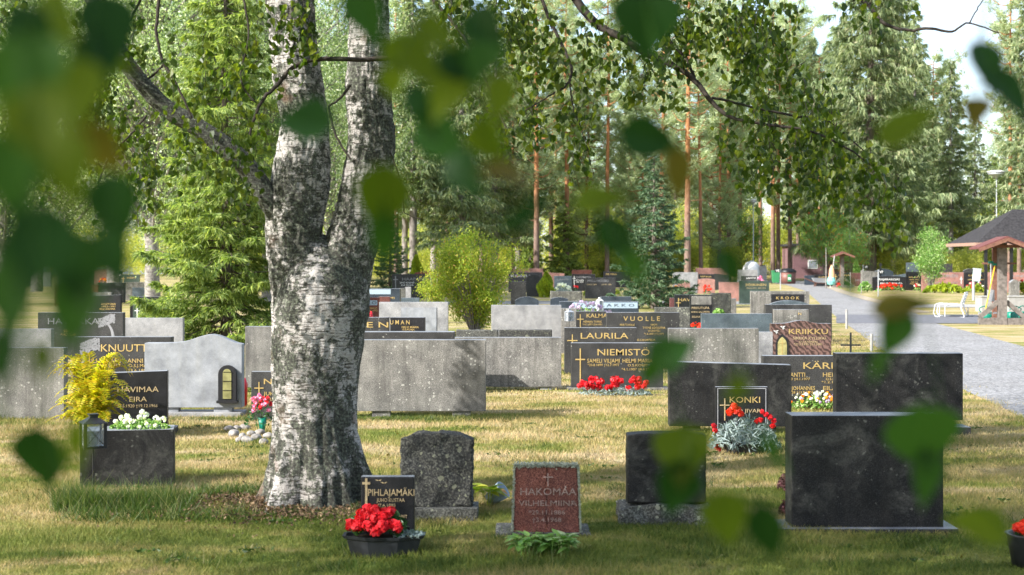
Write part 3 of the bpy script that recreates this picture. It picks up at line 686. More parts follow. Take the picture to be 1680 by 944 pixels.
stone('dark streaked stone top behind the grey slab with one foot', 818, 906, 541, 612, 'roughd', amp=0.006)
st, s, xc = stone('wide black gravestone with tall gold cross behind red begonias', 937, 1088, 563, 640, 'dark', 0.13, plinth=(930, 1096, 636), pm='grey', texts=[
    ('NIEMISTÖ', 1023, 578, 10.5, 86, 'gold', 0.001), ('SAMELI VILJAMI', 990, 592, 6.5, 53), ('HELMI MARIA', 1046, 592, 6.5, 50), ('*23.8.1899 †12.7.1977', 990, 599, 4, 52, 'gold', 0.0003), ('O.S.KORPI', 1046, 599.5, 4, 32, 'gold', 0.0003), ('*4.1.1907 †8.8.1983', 1046, 606, 4, 52, 'gold', 0.0003)],
    crosses=[(952, 572, 628, 16, 590, 'gold', 2.0)])
stone('dark gravestone with large gold surname just behind the wide black one', 926, 1045, 538, 614, 'dark', texts=[('LAURILA', 991, 551, 9.5, 78, 'gold', 0.001)], crosses=[(939, 549, 600, 17, 559, 'gold', 1.6)])
stone('dark brown-grey gravestone with spaced gold letters and a wheat motif', 995, 1115, 513, 588, 'dark', texts=[
    ('V U O L L E', 1053, 523, 7.5, 60), ('MARTTI KULLE', 1029, 533, 3, 24, 'gold', 0.0003), ('IMPI', 1073, 533, 3, 10, 'gold', .0003), ('TYYNE ADOLFINA', 1073, 538, 3.6, 37, 'gold', 0.0003), ('O.S.RISTELI', 1073, 543, 3, 20, 'gold', 0.0003), ('*1.6.1897 †1.5.1971', 1073, 548, 3, 32, 'gold', .0002), ('O.S.KORPELA', 1060, 558, 3.5, 30, 'gold', .0003)])
stone('dark gravestone with gold cross and small lettering behind the gold surname stone', 945, 994, 511, 582, 'dark', texts=[('KALMA', 979, 518, 6.5, 34), ('HERMAN TOPIAS', 972, 528, 3.4, 30, 'gold', 0.0003), ('*10.1.1879 †8.4.1951', 972, 532.5, 3, 32, 'gold', .0002)], crosses=[(952, 516, 550, 11, 524, 'gold', 1.2)])
stone('pale slab carrying a small grey lantern beside the dark gravestones', 921, 946, 506, 580, 'grey')
stone('pale granite slab right of the lime-green bush', 806, 921, 501, 578, 'light', 0.2)
stone('dark gravestone with two large gold letters showing beside the birch', 560, 638, 521, 600, 'dark', texts=[('H E N', 607, 533, 9, 60, 'gold', 0.001)])
stone('black gravestone with gold letters between the birch and the white slab', 640, 697, 521, 602, 'black', texts=[('U M A N', 656, 529, 7, 32), ('HELVI MARIA', 673, 537, 3.6, 28, 'gold', .0003), ('O.S.POHJA', 670, 541, 3, 20, 'gold', .0003)], yaw=-2)
st, s, xc = stone('broad white granite slab with a lighter inset panel', 622, 735, 496, 566, 'light', 0.2)
b = MB(); box(b, (658-xc)*s, (716-xc)*s, -0.012, 0.0, (566-550)*s, (566-505)*s); b.build('panel', M['white'], st)
st, s, xc = stone('reddish-brown gravestone with a pale letter plate beside the birch', 585, 622, 488, 556, 'red', texts=[('SALO', 605, 497, 4.8, 26, 'black'), ('O.S.PERKIÖ', 609, 506, 2.8, 20, 'gold', .0003), ('1908-1973', 609, 510, 2.8, 20, 'gold', .0002)])
b = MB(); box(b, (588-xc)*s, (619-xc)*s, -0.006, 0, (556-501)*s, (556-493)*s); b.build('letter_plate', M['bluish'], st)
for c in st.children:
    if c.name.startswith('inscription'): c.location.y = -0.008
stone('red-brown stone block next to the plated gravestone', 622, 640, 487, 545, 'red')
st, s, xc = stone('dark blue gravestone with a carved blue panel', 596, 656, 474, 530, 'navy', 0.4, texts=[('LAMMI', 634, 489, 3.6, 26)])
b = MB(); box(b, (604-xc)*s, (641-xc)*s, -0.008, 0, (530-483)*s, (530-475)*s); b.build('carved_panel', M['bluish'], st)
stone('low dark slab behind the white granite slab', 655, 688, 489, 521, 'blue')
stone('small brown stone block beside the pale pillar', 655, 665, 473, 507, 'rough')
stone('narrow pale stone pillar in the back rows', 665, 674, 471, 505, 'light')
stone('wide dark gravestone with silver cross left of the lime-green bush', 643, 713, 450, 490, 'dark', texts=[('HAAPANIEMI', 685, 458, 4.5, 50, 'silver'), ('EINO AUGUST', 668, 464, 2.6, 24, 'wht', 0), ('IDA MARIA', 668, 468, 2.6, 20, 'wht', 0)], crosses=[(649, 453, 480, 8, 459, 'silver', 1.4)])
stone('red round-topped gravestone behind the wide dark one', 680, 724, 445, 478, 'red', top='arch', rise=3)
# crosses of stone
def cross_thing(label, px, y0, y1, wpx, ybar, yb, m, th=1.2, name='grave_cross', thick=0.03):
    Y = gY(yb); s = Y/F
    o = MB(); box(o, -th*s/2, th*s/2, 0, thick, -0.02, (yb-y0)*s); a = (yb-ybar)*s
    box(o, -wpx*s/2, wpx*s/2, -0.003, thick+0.003, a-th*s/2, a+th*s/2)
    ob = o.build(name, m, loc=((px-CX)*s, Y, 0)); return tag(ob, label, 'cross')
cross_thing('stone cross standing beside the lime-green bush', 720, 428, 470, 12, 434, 470, M['grey'], 4.5, thick=.15)
cross_thing('thin black iron cross between the veined brown and the black gravestone', 1396, 546, 590, 33, 566.5, 592, M['iron'], 2.6)
cross_thing('white wooden cross at the left behind the blurred leaves', 117, 480, 520, 14, 489, 524, M['whitep'], 5)
# --- centre back rows
stone('dark polished low arched stone behind the pale slab', 845, 884, 487, 525, 'navy', top='arch', rise=6)
stone('small dark gravestone at the right side of the bush', 838, 863, 462, 500, 'dark')
stone('black gravestone with silver letters right of the bush', 834, 890, 447, 480, 'black', texts=[('KOIVULA', 860, 453, 4.2, 44, 'silver')])
stone('pink gravestone top showing behind the silver-lettered black one', 842, 891, 441, 474, 'pink')
stone('grey round-topped gravestone left of the golden thuja', 864, 888, 450, 487, 'dark', top='arch', rise=5)
stone('pink gravestone behind the golden thuja', 889, 926, 447, 472, 'pink', top='slantr', rise=2)
stone('blue-grey gravestone behind white flowers', 909, 938, 453, 480, 'blue', texts=[('LAHTI', 923, 459, 3, 18, 'silver')])
stone('black gravestone with silver cross in the centre back row', 938, 977, 450, 478, 'black', texts=[('PUOLIMATKA', 957, 455, 3, 24, 'silver'), ('AATU JAAKKO', 951, 460, 2.2, 14, 'wht', 0), ('1901-1977', 951, 463, 2.2, 12, 'wht', 0)], crosses=[(942, 453, 472, 5, 457, 'wht', .8)])
stone('low red gravestone behind the silver-cross one', 938, 971, 443, 470, 'red')
stone('black back-row gravestone with gold line of letters', 990, 1034, 446, 472, 'black', texts=[('PELTOLA', 1003, 450, 2.6, 18)])
stone('dark gravestone with silver letters behind yellow flowers', 960, 1010, 456, 490, 'dark', texts=[('MYLLYKOSKI', 981, 461, 3.8, 34, 'silver'), ('EDLA 1890', 971, 467, 2.2, 16, 'faded', 0), ('LAURI 1886', 995, 467, 2.2, 16, 'faded', 0)])
stone('low rough granite block in the middle of the lawn', 903, 955, 478, 505, 'rough', 0.4, amp=0.01)
stone('dark blue rounded stone left of the lettered band stone', 903, 932, 488, 530, 'navy', top='arch', rise=3)
st, s, xc = stone('long dark blue gravestone with pale band of dark letters behind lilac flowers', 918, 1048, 495, 533, 'navy', 0.3, texts=[('V A A R A K K O', 995, 501, 4.8, 92, 'navy')])
b = MB(); box(b, (940-xc)*s, (1046-xc)*s, -0.006, 0, (533-506)*s, (533-496.5)*s); b.build('letter_band', M['bluish'], st)
for c in st.children:
    if c.name.startswith('inscription'): c.location.y = -0.009
stone('dark blue slab above the lettered band stone', 985, 1036, 487, 522, 'navy')
# --- right of centre
stone('pale granite slab beside the small spruce', 1104, 1145, 447, 482, 'light')
stone('red gravestone with a black band far right of the small spruce', 1142, 1195, 440, 474, 'pink')
stone('black sign-like gravestone before the red one', 1146, 1172, 450, 477, 'black', texts=[('VIITALA', 1158, 454, 2.4, 18)])
stone('pink rounded stone below the black band', 1144, 1173, 457, 482, 'pink', top='arch', rise=2)
stone('leaning dark gravestone with a small light', 1172, 1196, 449, 476, 'dark', top='slantr', rise=2)
stone('small pink round-topped gravestone right of the spruce', 1112, 1132, 461, 494, 'pink', top='arch', rise=2)
stone('pink gravestone behind the blurred hanging leaf', 1180, 1216, 463, 494, 'pink')
stone('black gravestone with gold cross at the foot of the small spruce', 1107, 1134, 484, 535, 'black', texts=[('HAVU', 1126, 492, 5, 26)], crosses=[(1113, 489, 504, 8, 497, 'gold', 1.2)])
st, s, xc = stone('black gravestone with a grey picture panel above gold letters', 1132, 1169, 484, 546, 'black', texts=[('PIRKUTUPA', 1149, 505.5, 3.8, 29, 'faded'), ('HEIKKI SALOMON', 1149, 512, 3, 30, 'faded', .0002), ('SELMA', 1142, 520, 3, 14, 'faded', .0002)])
b = MB(); box(b, (1134-xc)*s, (1167-xc)*s, -0.006, 0, (546-500)*s, (546-486)*s); b.build('picture_panel', M['grey'], st)
stone('small lilac-grey stone left of the gold cross gravestone', 1099, 1108, 489, 532, 'maroon')
stone('rough black block with leafy plant before it', 1168, 1200, 481, 522, 'roughd', 0.4, amp=0.008)
stone('narrow rough post stone right of the rough black block', 1200, 1208, 490, 518, 'grey')
stone('rough grey slab right of the wheat motif stone', 1074, 1133, 504, 562, 'rough', amp=0.004)
stone('long blue-grey slab left of the veined brown gravestone', 1151, 1267, 515, 576, 'blue', texts=[])
stone('pale speckled broad slab behind the black gold-plate grave', 1097, 1245, 539, 620, 'grey', gap=0)
stone('pale narrow slab beside the veined brown gravestone', 1236, 1268, 545, 612, 'light')
st, s, xc = stone('veined brown gravestone with arched window and two white birds', 1265, 1364, 526, 608, 'swirl', 0.13, top='hump', rise=5, texts=[
    ('KRIIKKU', 1326, 544, 8.5, 64, 'gold', 0.001), ('SIRKKA KYLLIKKI', 1328, 555, 4.5, 54, 'faded', .0004), ('O.S.KIVINEN', 1326, 561, 3.5, 30, 'faded', .0003), ('*21.5.1930 †3.7.2001', 1326, 565, 3.5, 46, 'faded', .0003)])
def gothic(cx, z0, z1, w): 
    r = w; zc = z1-0.866*w
    L = [(cx-w/2, z0), (cx+w/2, z0)]+[(cx-w/2+r*math.cos(a), zc+r*math.sin(a)) for a in np.linspace(0, math.pi/3, 7)]
    return L+[(cx+w/2-r*math.cos(a), zc+r*math.sin(a)) for a in np.linspace(math.pi/3, 0, 7)[1:]]
gx = (1283-xc)*s
wf = outline_mesh('arched_window', gothic(gx, (608-590)*s, (608-548)*s, 21*s), 0.03, M['iron'], st, 0.002, -0.02)
outline_mesh('gilded_pane', gothic(gx, (608-588)*s, (608-553)*s, 15*s), 0.01, plain('dull_gilt', (0.36, 0.32, 0.13), 0.4, 0.5, 0.2, 0.3, 20), wf, 0.001, -0.026)
b = MB(); box(b, gx-0.004, gx+0.004, -0.03, -0.02, (608-588)*s, (608-556)*s); box(b, gx-0.05, gx+0.05, -0.031, -0.02, (608-563)*s-0.004, (608-563)*s+0.004); b.build('cross', M['gold'], wf)
b = MB()
for cx, cy in ((1273, 544), (1284, 537)):
    X = (cx-xc)*s; Z = (608-cy)*s
    for d in ((1, .5), (-1, .3), (.2, -1), (.6, -.5)): leaves(b, np.array([[X+d[0]*.018, -0.01, Z+d[1]*.018]]), 0.055, 0.02, np.array([[d[0], 0, d[1]]]), fold=0, nrm=np.array([[0, 1.0, 0]]))
b.build('bird_motif', M['wht'], st)
stone('wide dark gravestone behind the veined brown one', 1256, 1365, 500, 562, 'dark', 0.16)
stone('weathered slab with one gold letter before the wide dark gravestone', 1270, 1327, 508, 567, 'grey', texts=[('N', 1312, 515, 4, 5)])
stone('polished arched slate stone before the gold-plaque slab', 1264, 1326, 493, 545, 'blue', top='arch', rise=6)
st, s, xc = stone('grey granite slab with a black plaque of gold letters', 1232, 1328, 478, 526, 'grey', 0.16, texts=[('K R O O K', 1292, 489, 4.6, 38)])
b = MB(); box(b, (1265-xc)*s, (1319-xc)*s, -0.01, 0, (526-500)*s, (526-483)*s); b.build('plaque', M['black'], st)
for c in st.children:
    if c.name.startswith('inscription'): c.location.y = -0.013
stone('dark green gravestone with gold letters beside the far road', 1213, 1262, 461, 499, 'green', texts=[('SÖSKINEN', 1240, 467.5, 3.8, 34), ('ARVO 1911', 1233, 473, 2, 16, 'faded', 0), ('EVA 1915', 1250, 473, 2, 12, 'faded', 0)])
stone('pale grey gravestone with a dark stripe near the white tank', 1210, 1243, 443, 476, 'light')
stone('black lettered strip stone before the pale grey one', 1216, 1242, 453, 480, 'dark', texts=[('LEHTO', 1232, 456.5, 2.4, 16, 'wht')])
# KONKI
stone('broad black weathered gravestone back with the small framed stone before it', 1098, 1298, 594, 712, 'blackw', 0.16, gap=12, yaw=-1.5, top='slantr', rise=5)
st, s, xc = stone('small black framed gravestone with gold cross behind silver and red flowers', 1174, 1260, 635, 728, 'black', 0.06, texts=[('KONKI', 1222, 656, 10, 50, 'gold', 0.0008), ('EINO JIVARI', 1222, 674, 6, 56, 'faded', 0.0003)], crosses=[(1189, 654, 690, 16, 665, 'faded', 1.6)])
b = MB()
for x0, x1, z0, z1 in ((1177, 1257, 637, 638.2), (1177, 1178.2, 638, 720), (1255.8, 1257, 638, 720)):
    box(b, (x0-xc)*s, (x1-xc)*s, -0.005, 0, (728-z1)*s, (728-z0)*s)
b.build('frame_line', M['silver'], st)
st, s, xc = stone('dark gravestone with bold gold surname above orange and white flowers', 1252, 1420, 584, 672, 'dark', 0.14, texts=[
    ('KÄRHÄ', 1356, 600, 10.5, 78, 'gold', 0.0012), ('ANTTI', 1309, 615, 7, 24), ('HELMI', 1366, 615, 7, 32), ('1890 †4.1.1977', 1308, 622, 4, 40, 'gold', .0003), ('O.S.LEHTI', 1368, 622, 4, 26, 'gold', .0002), ('*1.2.1906', 1364, 627, 4, 32, 'gold', .0002), ('ELO JOHANNES', 1310, 637, 6.5, 54), ('EILA', 1361, 637, 6.5, 22), ('*1928 †13.8.2009', 1312, 644, 4, 44, 'gold', .0003)])
stone('wide black gravestone back on a stepped base before the gravel road', 1372, 1580, 580, 716, 'blackw', 0.16, gap=26, feet=[(1400, 1450), (1500, 1550)], plinth=(1500, 1590, 700), pm='dark')
# --- far right rows
stone('small dark blue gravestone right of the bins', 1320, 1337, 452, 468, 'navy')
stone('black gravestone with gold letters behind the wheelbarrow', 1336, 1360, 451, 470, 'black', texts=[('KURKI', 1350, 455, 2.6, 14), ('1900', 1350, 460, 2, 8)])
stone('wide black gravestone with gold cross beside the maroon one', 1366, 1396, 448, 470, 'black', texts=[('VIITALA', 1385, 452, 3, 18), ('OTTO', 1383, 457, 2.2, 10), ('1909-1971', 1383, 461, 2.2, 16)], crosses=[(1371, 450, 464, 5, 454, 'gold', 1)])
stone('maroon gravestone in the far right row', 1395, 1416, 448, 470, 'maroon', texts=[('ERKKI', 1408, 460, 2.4, 10, 'silver')])
stone('grey granite pillar stone with leaning top left of the low black grave', 1415, 1440, 444, 474, 'grey', 0.5, top='slantr', rise=2)
stone('black gravestone with white surname behind a row of red flowers', 1432, 1486, 453, 477, 'black', 0.2, texts=[('RAJAKANGAS', 1459, 458.5, 3.4, 34, 'wht'), ('EINO 1911   ELNA 1915', 1462, 465, 2.2, 36, 'wht', 0)], top='arch', rise=2)
stone('dark domed stone with a small black cross on top', 1434, 1466, 441, 468, 'navy', top='arch', rise=6)
cross_thing('small black cross on the dark domed stone', 1445, 432, 445, 5, 435, 468, M['iron'], 2.2, thick=.1)
stone('sloping slate block behind the white surname stone', 1462, 1489, 449, 470, 'blue', top='slantl', rise=4)
stone('tall black gravestone with gold lines left of the pink one', 1487, 1514, 446, 477, 'black', texts=[('SAARI', 1500, 455, 2.4, 18), ('1899-1962', 1500, 459, 2, 16), ('AINO', 1500, 463, 2, 12), ('1903-1980', 1500, 466, 2, 16)])
stone('blue-grey slab standing behind the tall black gravestone', 1487, 1507, 431, 466, 'blue')
stone('wide pink granite gravestone behind a bed of hostas', 1513, 1581, 447, 478, 'pink', 0.2, texts=[('KALLIOINEN', 1548, 453, 5, 46, 'silver'), ('A. 1901', 1535, 464, 2.2, 18, 'silver', 0), ('H. 1907', 1562, 464, 2.2, 18, 'silver', 0)], crosses=[(1577, 454, 466, 5, 458, 'wht', 1)])
stone('dark slab behind the young tree and the pink gravestone', 1540, 1563, 433, 466, 'dark')
stone('black gravestone with gold letters behind the grey box on a post', 1581, 1618, 447, 474, 'black', texts=[('LINNA', 1600, 452, 3, 22), ('1888-1960', 1595, 459, 2, 16), ('EMMA', 1610, 459, 2, 10)])
stone('domed dark stone behind the black gold-lettered gravestone', 1580, 1604, 441, 470, 'dark', top='arch', rise=4)
stone('pink granite gravestone seen through the tool stand', 1618, 1700, 447, 480, 'pink', 0.2, texts=[('SUNI', 1668, 453, 4, 22, 'silver')])
stone('round-topped grey milestone-like gravestone beside the tool stand', 1658, 1673, 459, 487, 'grey', 0.3, top='arch', rise=5)
for k, (a, bb_, lb, m_) in enumerate([(20, 60, 'far dark gravestone', 'dark'), (62, 84, 'far pale gravestone', 'light')]):
    stone(lb+' at the far left edge', a, bb_, 446, 470, m_)

# fit the lettering to its widths
bpy.context.view_layer.update()
for o, wd in TEXTS:
    if wd and o.dimensions.x > 1e-5: o.scale.x = wd/o.dimensions.x

# lettering becomes plain mesh
dg = bpy.context.evaluated_depsgraph_get()
conv = []
for o, wd in TEXTS:
    me = bpy.data.meshes.new_from_object(o.evaluated_get(dg)); conv.append((o, me))
for o, me in conv:
    nm = 'inscription'; par = o.parent; mw = (o.location.copy(), o.rotation_euler.copy(), o.scale.copy())
    cu = o.data; bpy.data.objects.remove(o); bpy.data.curves.remove(cu)
    me.name = nm; n_ = bpy.data.objects.new(nm, me); COL.objects.link(n_); n_.parent = par
    n_.location, n_.rotation_euler, n_.scale = mw
#MORE
# ------------------------------------------------------------------ the big birch
YB = 10.04; SB = YB/F
def stem_from_outline(mb, rows, Y, n=150, sub=18, amp=0.012, lobes=0.0, seed=0.0, dy=None, flat_=1.0):
    """rows: (py, left px, right px) from the foot up; builds a closed skin through them"""
    rows = np.array(rows, float)
    T = smooth_path(np.column_stack([rows, np.zeros(len(rows)) if dy is None else np.array(dy)]), sub)
    a = np.linspace(0, 2*np.pi, n, endpoint=False); V = []
    for py, xl, xr, d in T:
        if seed > 0: xl += 4; xr -= 4
        cx = ((xl+xr)/2-CX)*Y/F; r = (xr-xl)/2*Y/F; z = H-(py-HY)*Y/F
        foot = max(0, min(1, (0.75-z)/0.75))
        row = []
        for t in a:
            k = 1+lobes*foot**2*(0.16*math.sin(5*t+0.6)+0.10*math.sin(9*t+2)) + 0.03*math.sin(3*t+z*1.1+seed)
            p = Vector((math.cos(t)*0.35, math.sin(t)*0.35, z+seed))
            nz_ = mnoise.noise(p*Vector((5, 5, 3)).x) if False else mnoise.noise(Vector((p.x*7, p.y*7, p.z*3)))
            n2 = mnoise.noise(Vector((p.x*24, p.y*24, p.z*(11 if z > .9 else 6))))
            n3 = mnoise.noise(Vector((p.x*60, p.y*60, p.z*22)))
            n4 = mnoise.noise(Vector((p.x*15+5, p.y*15, z*1.6))); n5 = mnoise.noise(Vector((p.x*34+5, p.y*34, z*4)))
            rr_ = r*k+amp*(nz_*1.2+n2*(0.9+0.8*foot)+n3*0.5-(abs(n4)*4.5-1.2)*min(1, foot*1.6)-(abs(n5)*2.2-.5)*min(1, foot*1.6))
            row.append((cx+math.cos(t)*rr_, Y+d+math.sin(t)*rr_*flat_, z))
        V.append(row)
    V = np.array(V); k = len(V)
    i = np.arange(k-1)[:, None]*n; j = np.arange(n)[None]; j2 = (j+1) % n
    mb.add(V.reshape(-1, 3), np.stack([i+j, i+j2, i+n+j2, i+n+j], -1).reshape(-1, 4)[:, ::-1])
birch = empty('birch_tree', (0, 0, 0), 0, 'old forked birch with a thick lichen-crusted trunk standing among the graves', 'tree')
b = MB()
stem_from_outline(b, [(842, 405, 640), (828, 424, 612), (812, 432, 603), (780, 438, 597), (740, 443, 588), (700, 446, 583), (650, 447, 582), (600, 444, 588), (550, 445, 596), (500, 450, 603), (450, 464, 598), (410, 486, 560), (385, 505, 530)], YB, lobes=1.0, flat_=0.95)
stem_from_outline(b, [(600, 450, 545), (540, 446, 547), (480, 442, 543), (430, 438, 538), (400, 436, 533), (360, 434, 536), (330, 436, 541), (300, 441, 545), (250, 449, 545), (200, 457, 543), (150, 447, 535), (100, 441, 526), (50, 437, 520), (0, 431, 517), (-150, 420, 497), (-400, 400, 460)], YB, seed=3.0, flat_=0.95)
stem_from_outline(b, [(600, 490, 582), (540, 498, 596), (480, 508, 608), (430, 520, 617), (400, 527, 624), (360, 540, 634), (320, 551, 640), (270, 561, 647), (230, 565, 650), (200, 566, 648), (150, 563, 645), (100, 567, 643), (50, 568, 641), (0, 571, 641), (-150, 580, 640), (-500, 600, 640)], YB+0.03, seed=11.0, flat_=0.95)
b.build('trunk', M['birchbark'], birch, smooth=True)
def px_branch(mb, pts, Y0, Y1, n=8, k=6, jit=0.0):
    pts = np.array(pts, float); ys = np.linspace(Y0, Y1, len(pts))
    W = np.array([P(x, y, d) for (x, y, _), d in zip(pts, ys)]); W = smooth_path(W, k)
    r = np.interp(np.linspace(0, 1, len(W)), np.linspace(0, 1, len(pts)), pts[:, 2]/2*ys/F)
    if jit: W = W+rng.normal(0, jit, W.shape)
    tube(mb, W, r, n); return W
b = MB()
def limbdisp(p, a):
    return np.array([[1+0.10*mnoise.noise(Vector((math.cos(t)*1.2, math.sin(t)*1.2, q[0]*6)))+0.06*mnoise.noise(Vector((math.cos(t)*4, math.sin(t)*4, q[0]*20))) for t in a] for q in p])
pts = [(470, 380, 40), (437, 322, 46), (405, 275, 43), (370, 242, 41), (320, 207, 38), (275, 180, 36), (235, 140, 34), (205, 100, 32), (185, 60, 30), (160, 15, 27), (125, -45, 24), (80, -150, 18), (20, -300, 10)]
W = smooth_path([P(x, y, 10.0-0.04*i) for i, (x, y, _) in enumerate(pts)], 10)
R_ = np.interp(np.linspace(0, 1, len(W)), np.linspace(0, 1, len(pts)), [p[2]*.40*10/F for p in pts])
tube(b, W, R_, 40, disp=limbdisp)
b.build('limb', M['limbbark'], birch, smooth=True)
b = MB()
BR = {
 'b1': ([(620, -260, 40), (780, -160, 26), (900, -60, 17), (960, 20, 14), (990, 47, 13), (1020, 62, 12), (1060, 88, 12), (1110, 110, 10), (1145, 138, 9), (1168, 168, 8), (1200, 193, 6), (1260, 205, 5), (1330, 215, 4), (1400, 250, 3), (1450, 290, 2)], 10, 9.2),
 'b1b': ([(1140, 130, 6), (1125, 95, 5), (1100, 70, 5), (1080, 20, 4), (1040, -40, 4)], 9.6, 9.6),
 'b1c': ([(1168, 160, 5), (1230, 175, 4), (1300, 190, 4), (1360, 200, 3), (1420, 250, 2)], 9.5, 9.9),
 'b2': ([(780, -160, 8), (870, -40, 6), (905, 40, 6), (930, 90, 5), (938, 115, 5), (930, 140, 4), (900, 158, 3), (862, 182, 2)], 9.8, 9.4),
 'b2b': ([(934, 130, 3), (938, 160, 3), (942, 182, 2), (960, 230, 1.5), (975, 290, 1)], 9.4, 9.4),
 'b3': ([(640, 96, 9), (600, 98, 8), (520, 98, 8), (480, 112, 7), (455, 140, 7), (430, 165, 6), (415, 200, 5), (405, 235, 4)], 9.75, 9.5),
 'b4': ([(575, 140, 5), (555, 165, 4), (540, 175, 4), (545, 200, 4), (552, 225, 4), (575, 262, 3)], 9.7, 9.6),
 'b5': ([(262, -60, 6), (260, 10, 6), (256, 50, 5), (264, 92, 5), (272, 108, 5), (300, 160, 4), (315, 195, 3)], 9.8, 9.6),
 'b6': ([(240, -20, 5), (215, 30, 4), (196, 55, 4)], 9.8, 9.9),
 'b7': ([(640, -200, 14), (1100, -220, 12), (1330, -60, 9), (1420, 5, 7), (1450, 38, 6), (1490, 50, 5), (1520, 47, 5), (1562, 52, 4), (1590, 38, 3), (1640, 55, 2)], 9.8, 9.0),
 'b7b': ([(1590, 38, 2.5), (1605, 12, 2), (1620, -12, 1.5)], 9.0, 9.0),
 'b8': ([(270, 105, 4), (250, 125, 4), (230, 135, 4)], 9.7, 9.8),
 'b9': ([(175, 110, 3), (160, 125, 3), (135, 140, 2)], 9.8, 9.8),
 'b10': ([(640, 250, 3), (655, 290, 2), (662, 330, 2), (665, 350, 2), (690, 360, 1.5)], 9.8, 9.8),
 'b11': ([(240, 190, 4), (215, 220, 3), (180, 260, 3), (160, 300, 2)], 9.9, 9.6),
 'b12': ([(400, 0, 4), (408, 60, 3), (395, 130, 3), (420, 170, 2)], 9.5, 9.4),
 'b13': ([(640, -60, 8), (700, -10, 6), (760, 60, 5), (800, 140, 4), (830, 210, 3)], 9.8, 9.4),
}
for k_, (pp, a_, c_) in BR.items(): px_branch(b, pp, a_, c_, 7, 6, 0.002)
b.build('branches', M['twigbark'], birch, smooth=True)
# hanging twigs with leaves
r = np.random.default_rng(21)
tw = MB(); lf = MB()
def strand(px, py, ln, Y, nl=None, drift=None, size=0.054):
    k = 7; x = px+np.cumsum(np.r_[0, r.normal(drift if drift is not None else 0, 5, k-1)]); y = py+np.linspace(0, ln, k)
    p = np.array([P(a, c, Y) for a, c in zip(x, y)])+np.c_[np.zeros(k), r.normal(0, .03, k), np.zeros(k)]
    p = smooth_path(p, 3); tube(tw, p, np.linspace(0.0025, 0.0008, len(p)), 4, cap=False)
    nl = nl or int(ln/4.2)
    u = r.random(nl)**0.8*(len(p)-1); i = np.minimum(u.astype(int), len(p)-2); f = (u-i)[:, None]
    c = p[i]*(1-f)+p[i+1]*f+r.normal(0, 0.035, (nl, 3))
    d = np.stack([r.normal(0, .55, nl), r.normal(0, .55, nl), -np.ones(nl)*0.9], 1)
    leaves6(lf, c, size*(0.65+0.6*r.random(nl)), size*0.95*(0.65+0.5*r.random(nl)), d, r)
def along(pts, n, l0, l1, Y=(8.9, 10.4), j=18, drift=0, dens=1.0):
    pts = np.array(pts, float); t = r.random(n)*(len(pts)-1); i = np.minimum(t.astype(int), len(pts)-2); f = (t-i)[:, None]
    q = pts[i]*(1-f)+pts[i+1]*f+r.normal(0, j, (n, 2))
    for a, c in q:
        ln = l0+(l1-l0)*r.random(); strand(a, c, ln, Y[0]+(Y[1]-Y[0])*r.random(), int(ln/4.2*dens), drift)
along([(1090, 5), (1190, 10), (1250, 60), (1320, 140), (1395, 215), (1470, 300)], 62, 40, 120, j=20)
along([(1180, -40), (1240, -10), (1290, 40)], 22, 50, 120, j=25)
along([(1210, 130), (1270, 200), (1340, 235), (1440, 280)], 38, 50, 120, j=20)
along([(1200, 220), (1270, 270), (1290, 290)], 10, 40, 80, j=20)
along([(1150, 40), (1080, 10), (1120, 60)], 18, 30, 100, j=20)
along([(1000, 60), (1050, 95), (1090, 110)], 16, 30, 90, j=16)
along([(830, -20), (870, 20), (900, 70), (860, 30)], 22, 40, 120, j=18)
along([(905, 60), (935, 120), (940, 170), (950, 200)], 12, 30, 110, j=10)
along([(880, 150), (868, 185), (900, 220)], 9, 30, 80, j=12)
along([(980, 20), (1000, 40), (960, 30)], 7, 30, 80, j=14)
along([(700, -30), (760, 0), (820, -20)], 14, 30, 90, j=25)
along([(760, 60), (800, 140), (830, 200)], 8, 40, 90, j=14)
along([(20, -20), (120, 20), (200, 60), (260, 20)], 24, 40, 110, j=38)
along([(60, 180), (150, 220), (240, 250), (180, 180)], 26, 40, 100, j=38)
along([(240, 200), (300, 230), (370, 260), (410, 250)], 26, 25, 80, j=24)
along([(300, 40), (340, 100), (400, 160), (410, 60)], 16, 30, 90, j=32)
along([(440, 10), (480, 20), (520, 15)], 12, 40, 90, Y=(9.4, 9.6), j=12)
along([(1330, -40), (1420, -10), (1500, 0)], 8, 20, 60, j=18)
for _ in range(95): strand(128+r.normal(0, 21), 128+r.normal(0, 20), 40+45*r.random(), 13.2+r.normal(0, .12), 22)
for _ in range(14): strand(84+r.normal(0, 12), 112+r.normal(0, 10), 30+35*r.random(), 13.2+r.normal(0, .1), 16)
tube(tw, smooth_path([P(205, 100, 9.9), P(150, 60, 11.5), P(92, 92, 13.2), P(160, 205, 13.2)], 6), np.linspace(.012, .004, 19), 6)
tw.build('twigs', M['twigbark'], birch); lf.build('foliage', M['birchleaf'], birch)
def crown_leaves(mb, c, rad, n, ncl, size, r, hang=0.5, keep=None, csize=0.35):
    """leaves gathered in clumps through an ellipsoid; returns the clump centres"""
    cc = rand_unit(ncl, r)*(r.random(ncl)**0.42)[:, None]*np.array(rad)+np.array(c)
    if keep is not None: cc = cc[keep(cc)]
    k = r.integers(0, len(cc), n); sz = csize*(0.5+r.random(len(cc)))[k]
    p = cc[k]+r.normal(0, 1, (n, 3))*sz[:, None]*np.array([1, 1, 0.8])
    p[:, 2] -= hang*np.abs(r.normal(0, .6, n))*sz*2
    if keep is not None: p = p[keep(p)]
    n = len(p)
    d = rand_unit(n, r); d[:, 2] -= 0.6
    leaves(mb, p, size*(0.6+0.7*r.random(n)), size*0.75*(0.6+0.6*r.random(n)), d, r=r, fold=0.15)
    return cc
b = MB()
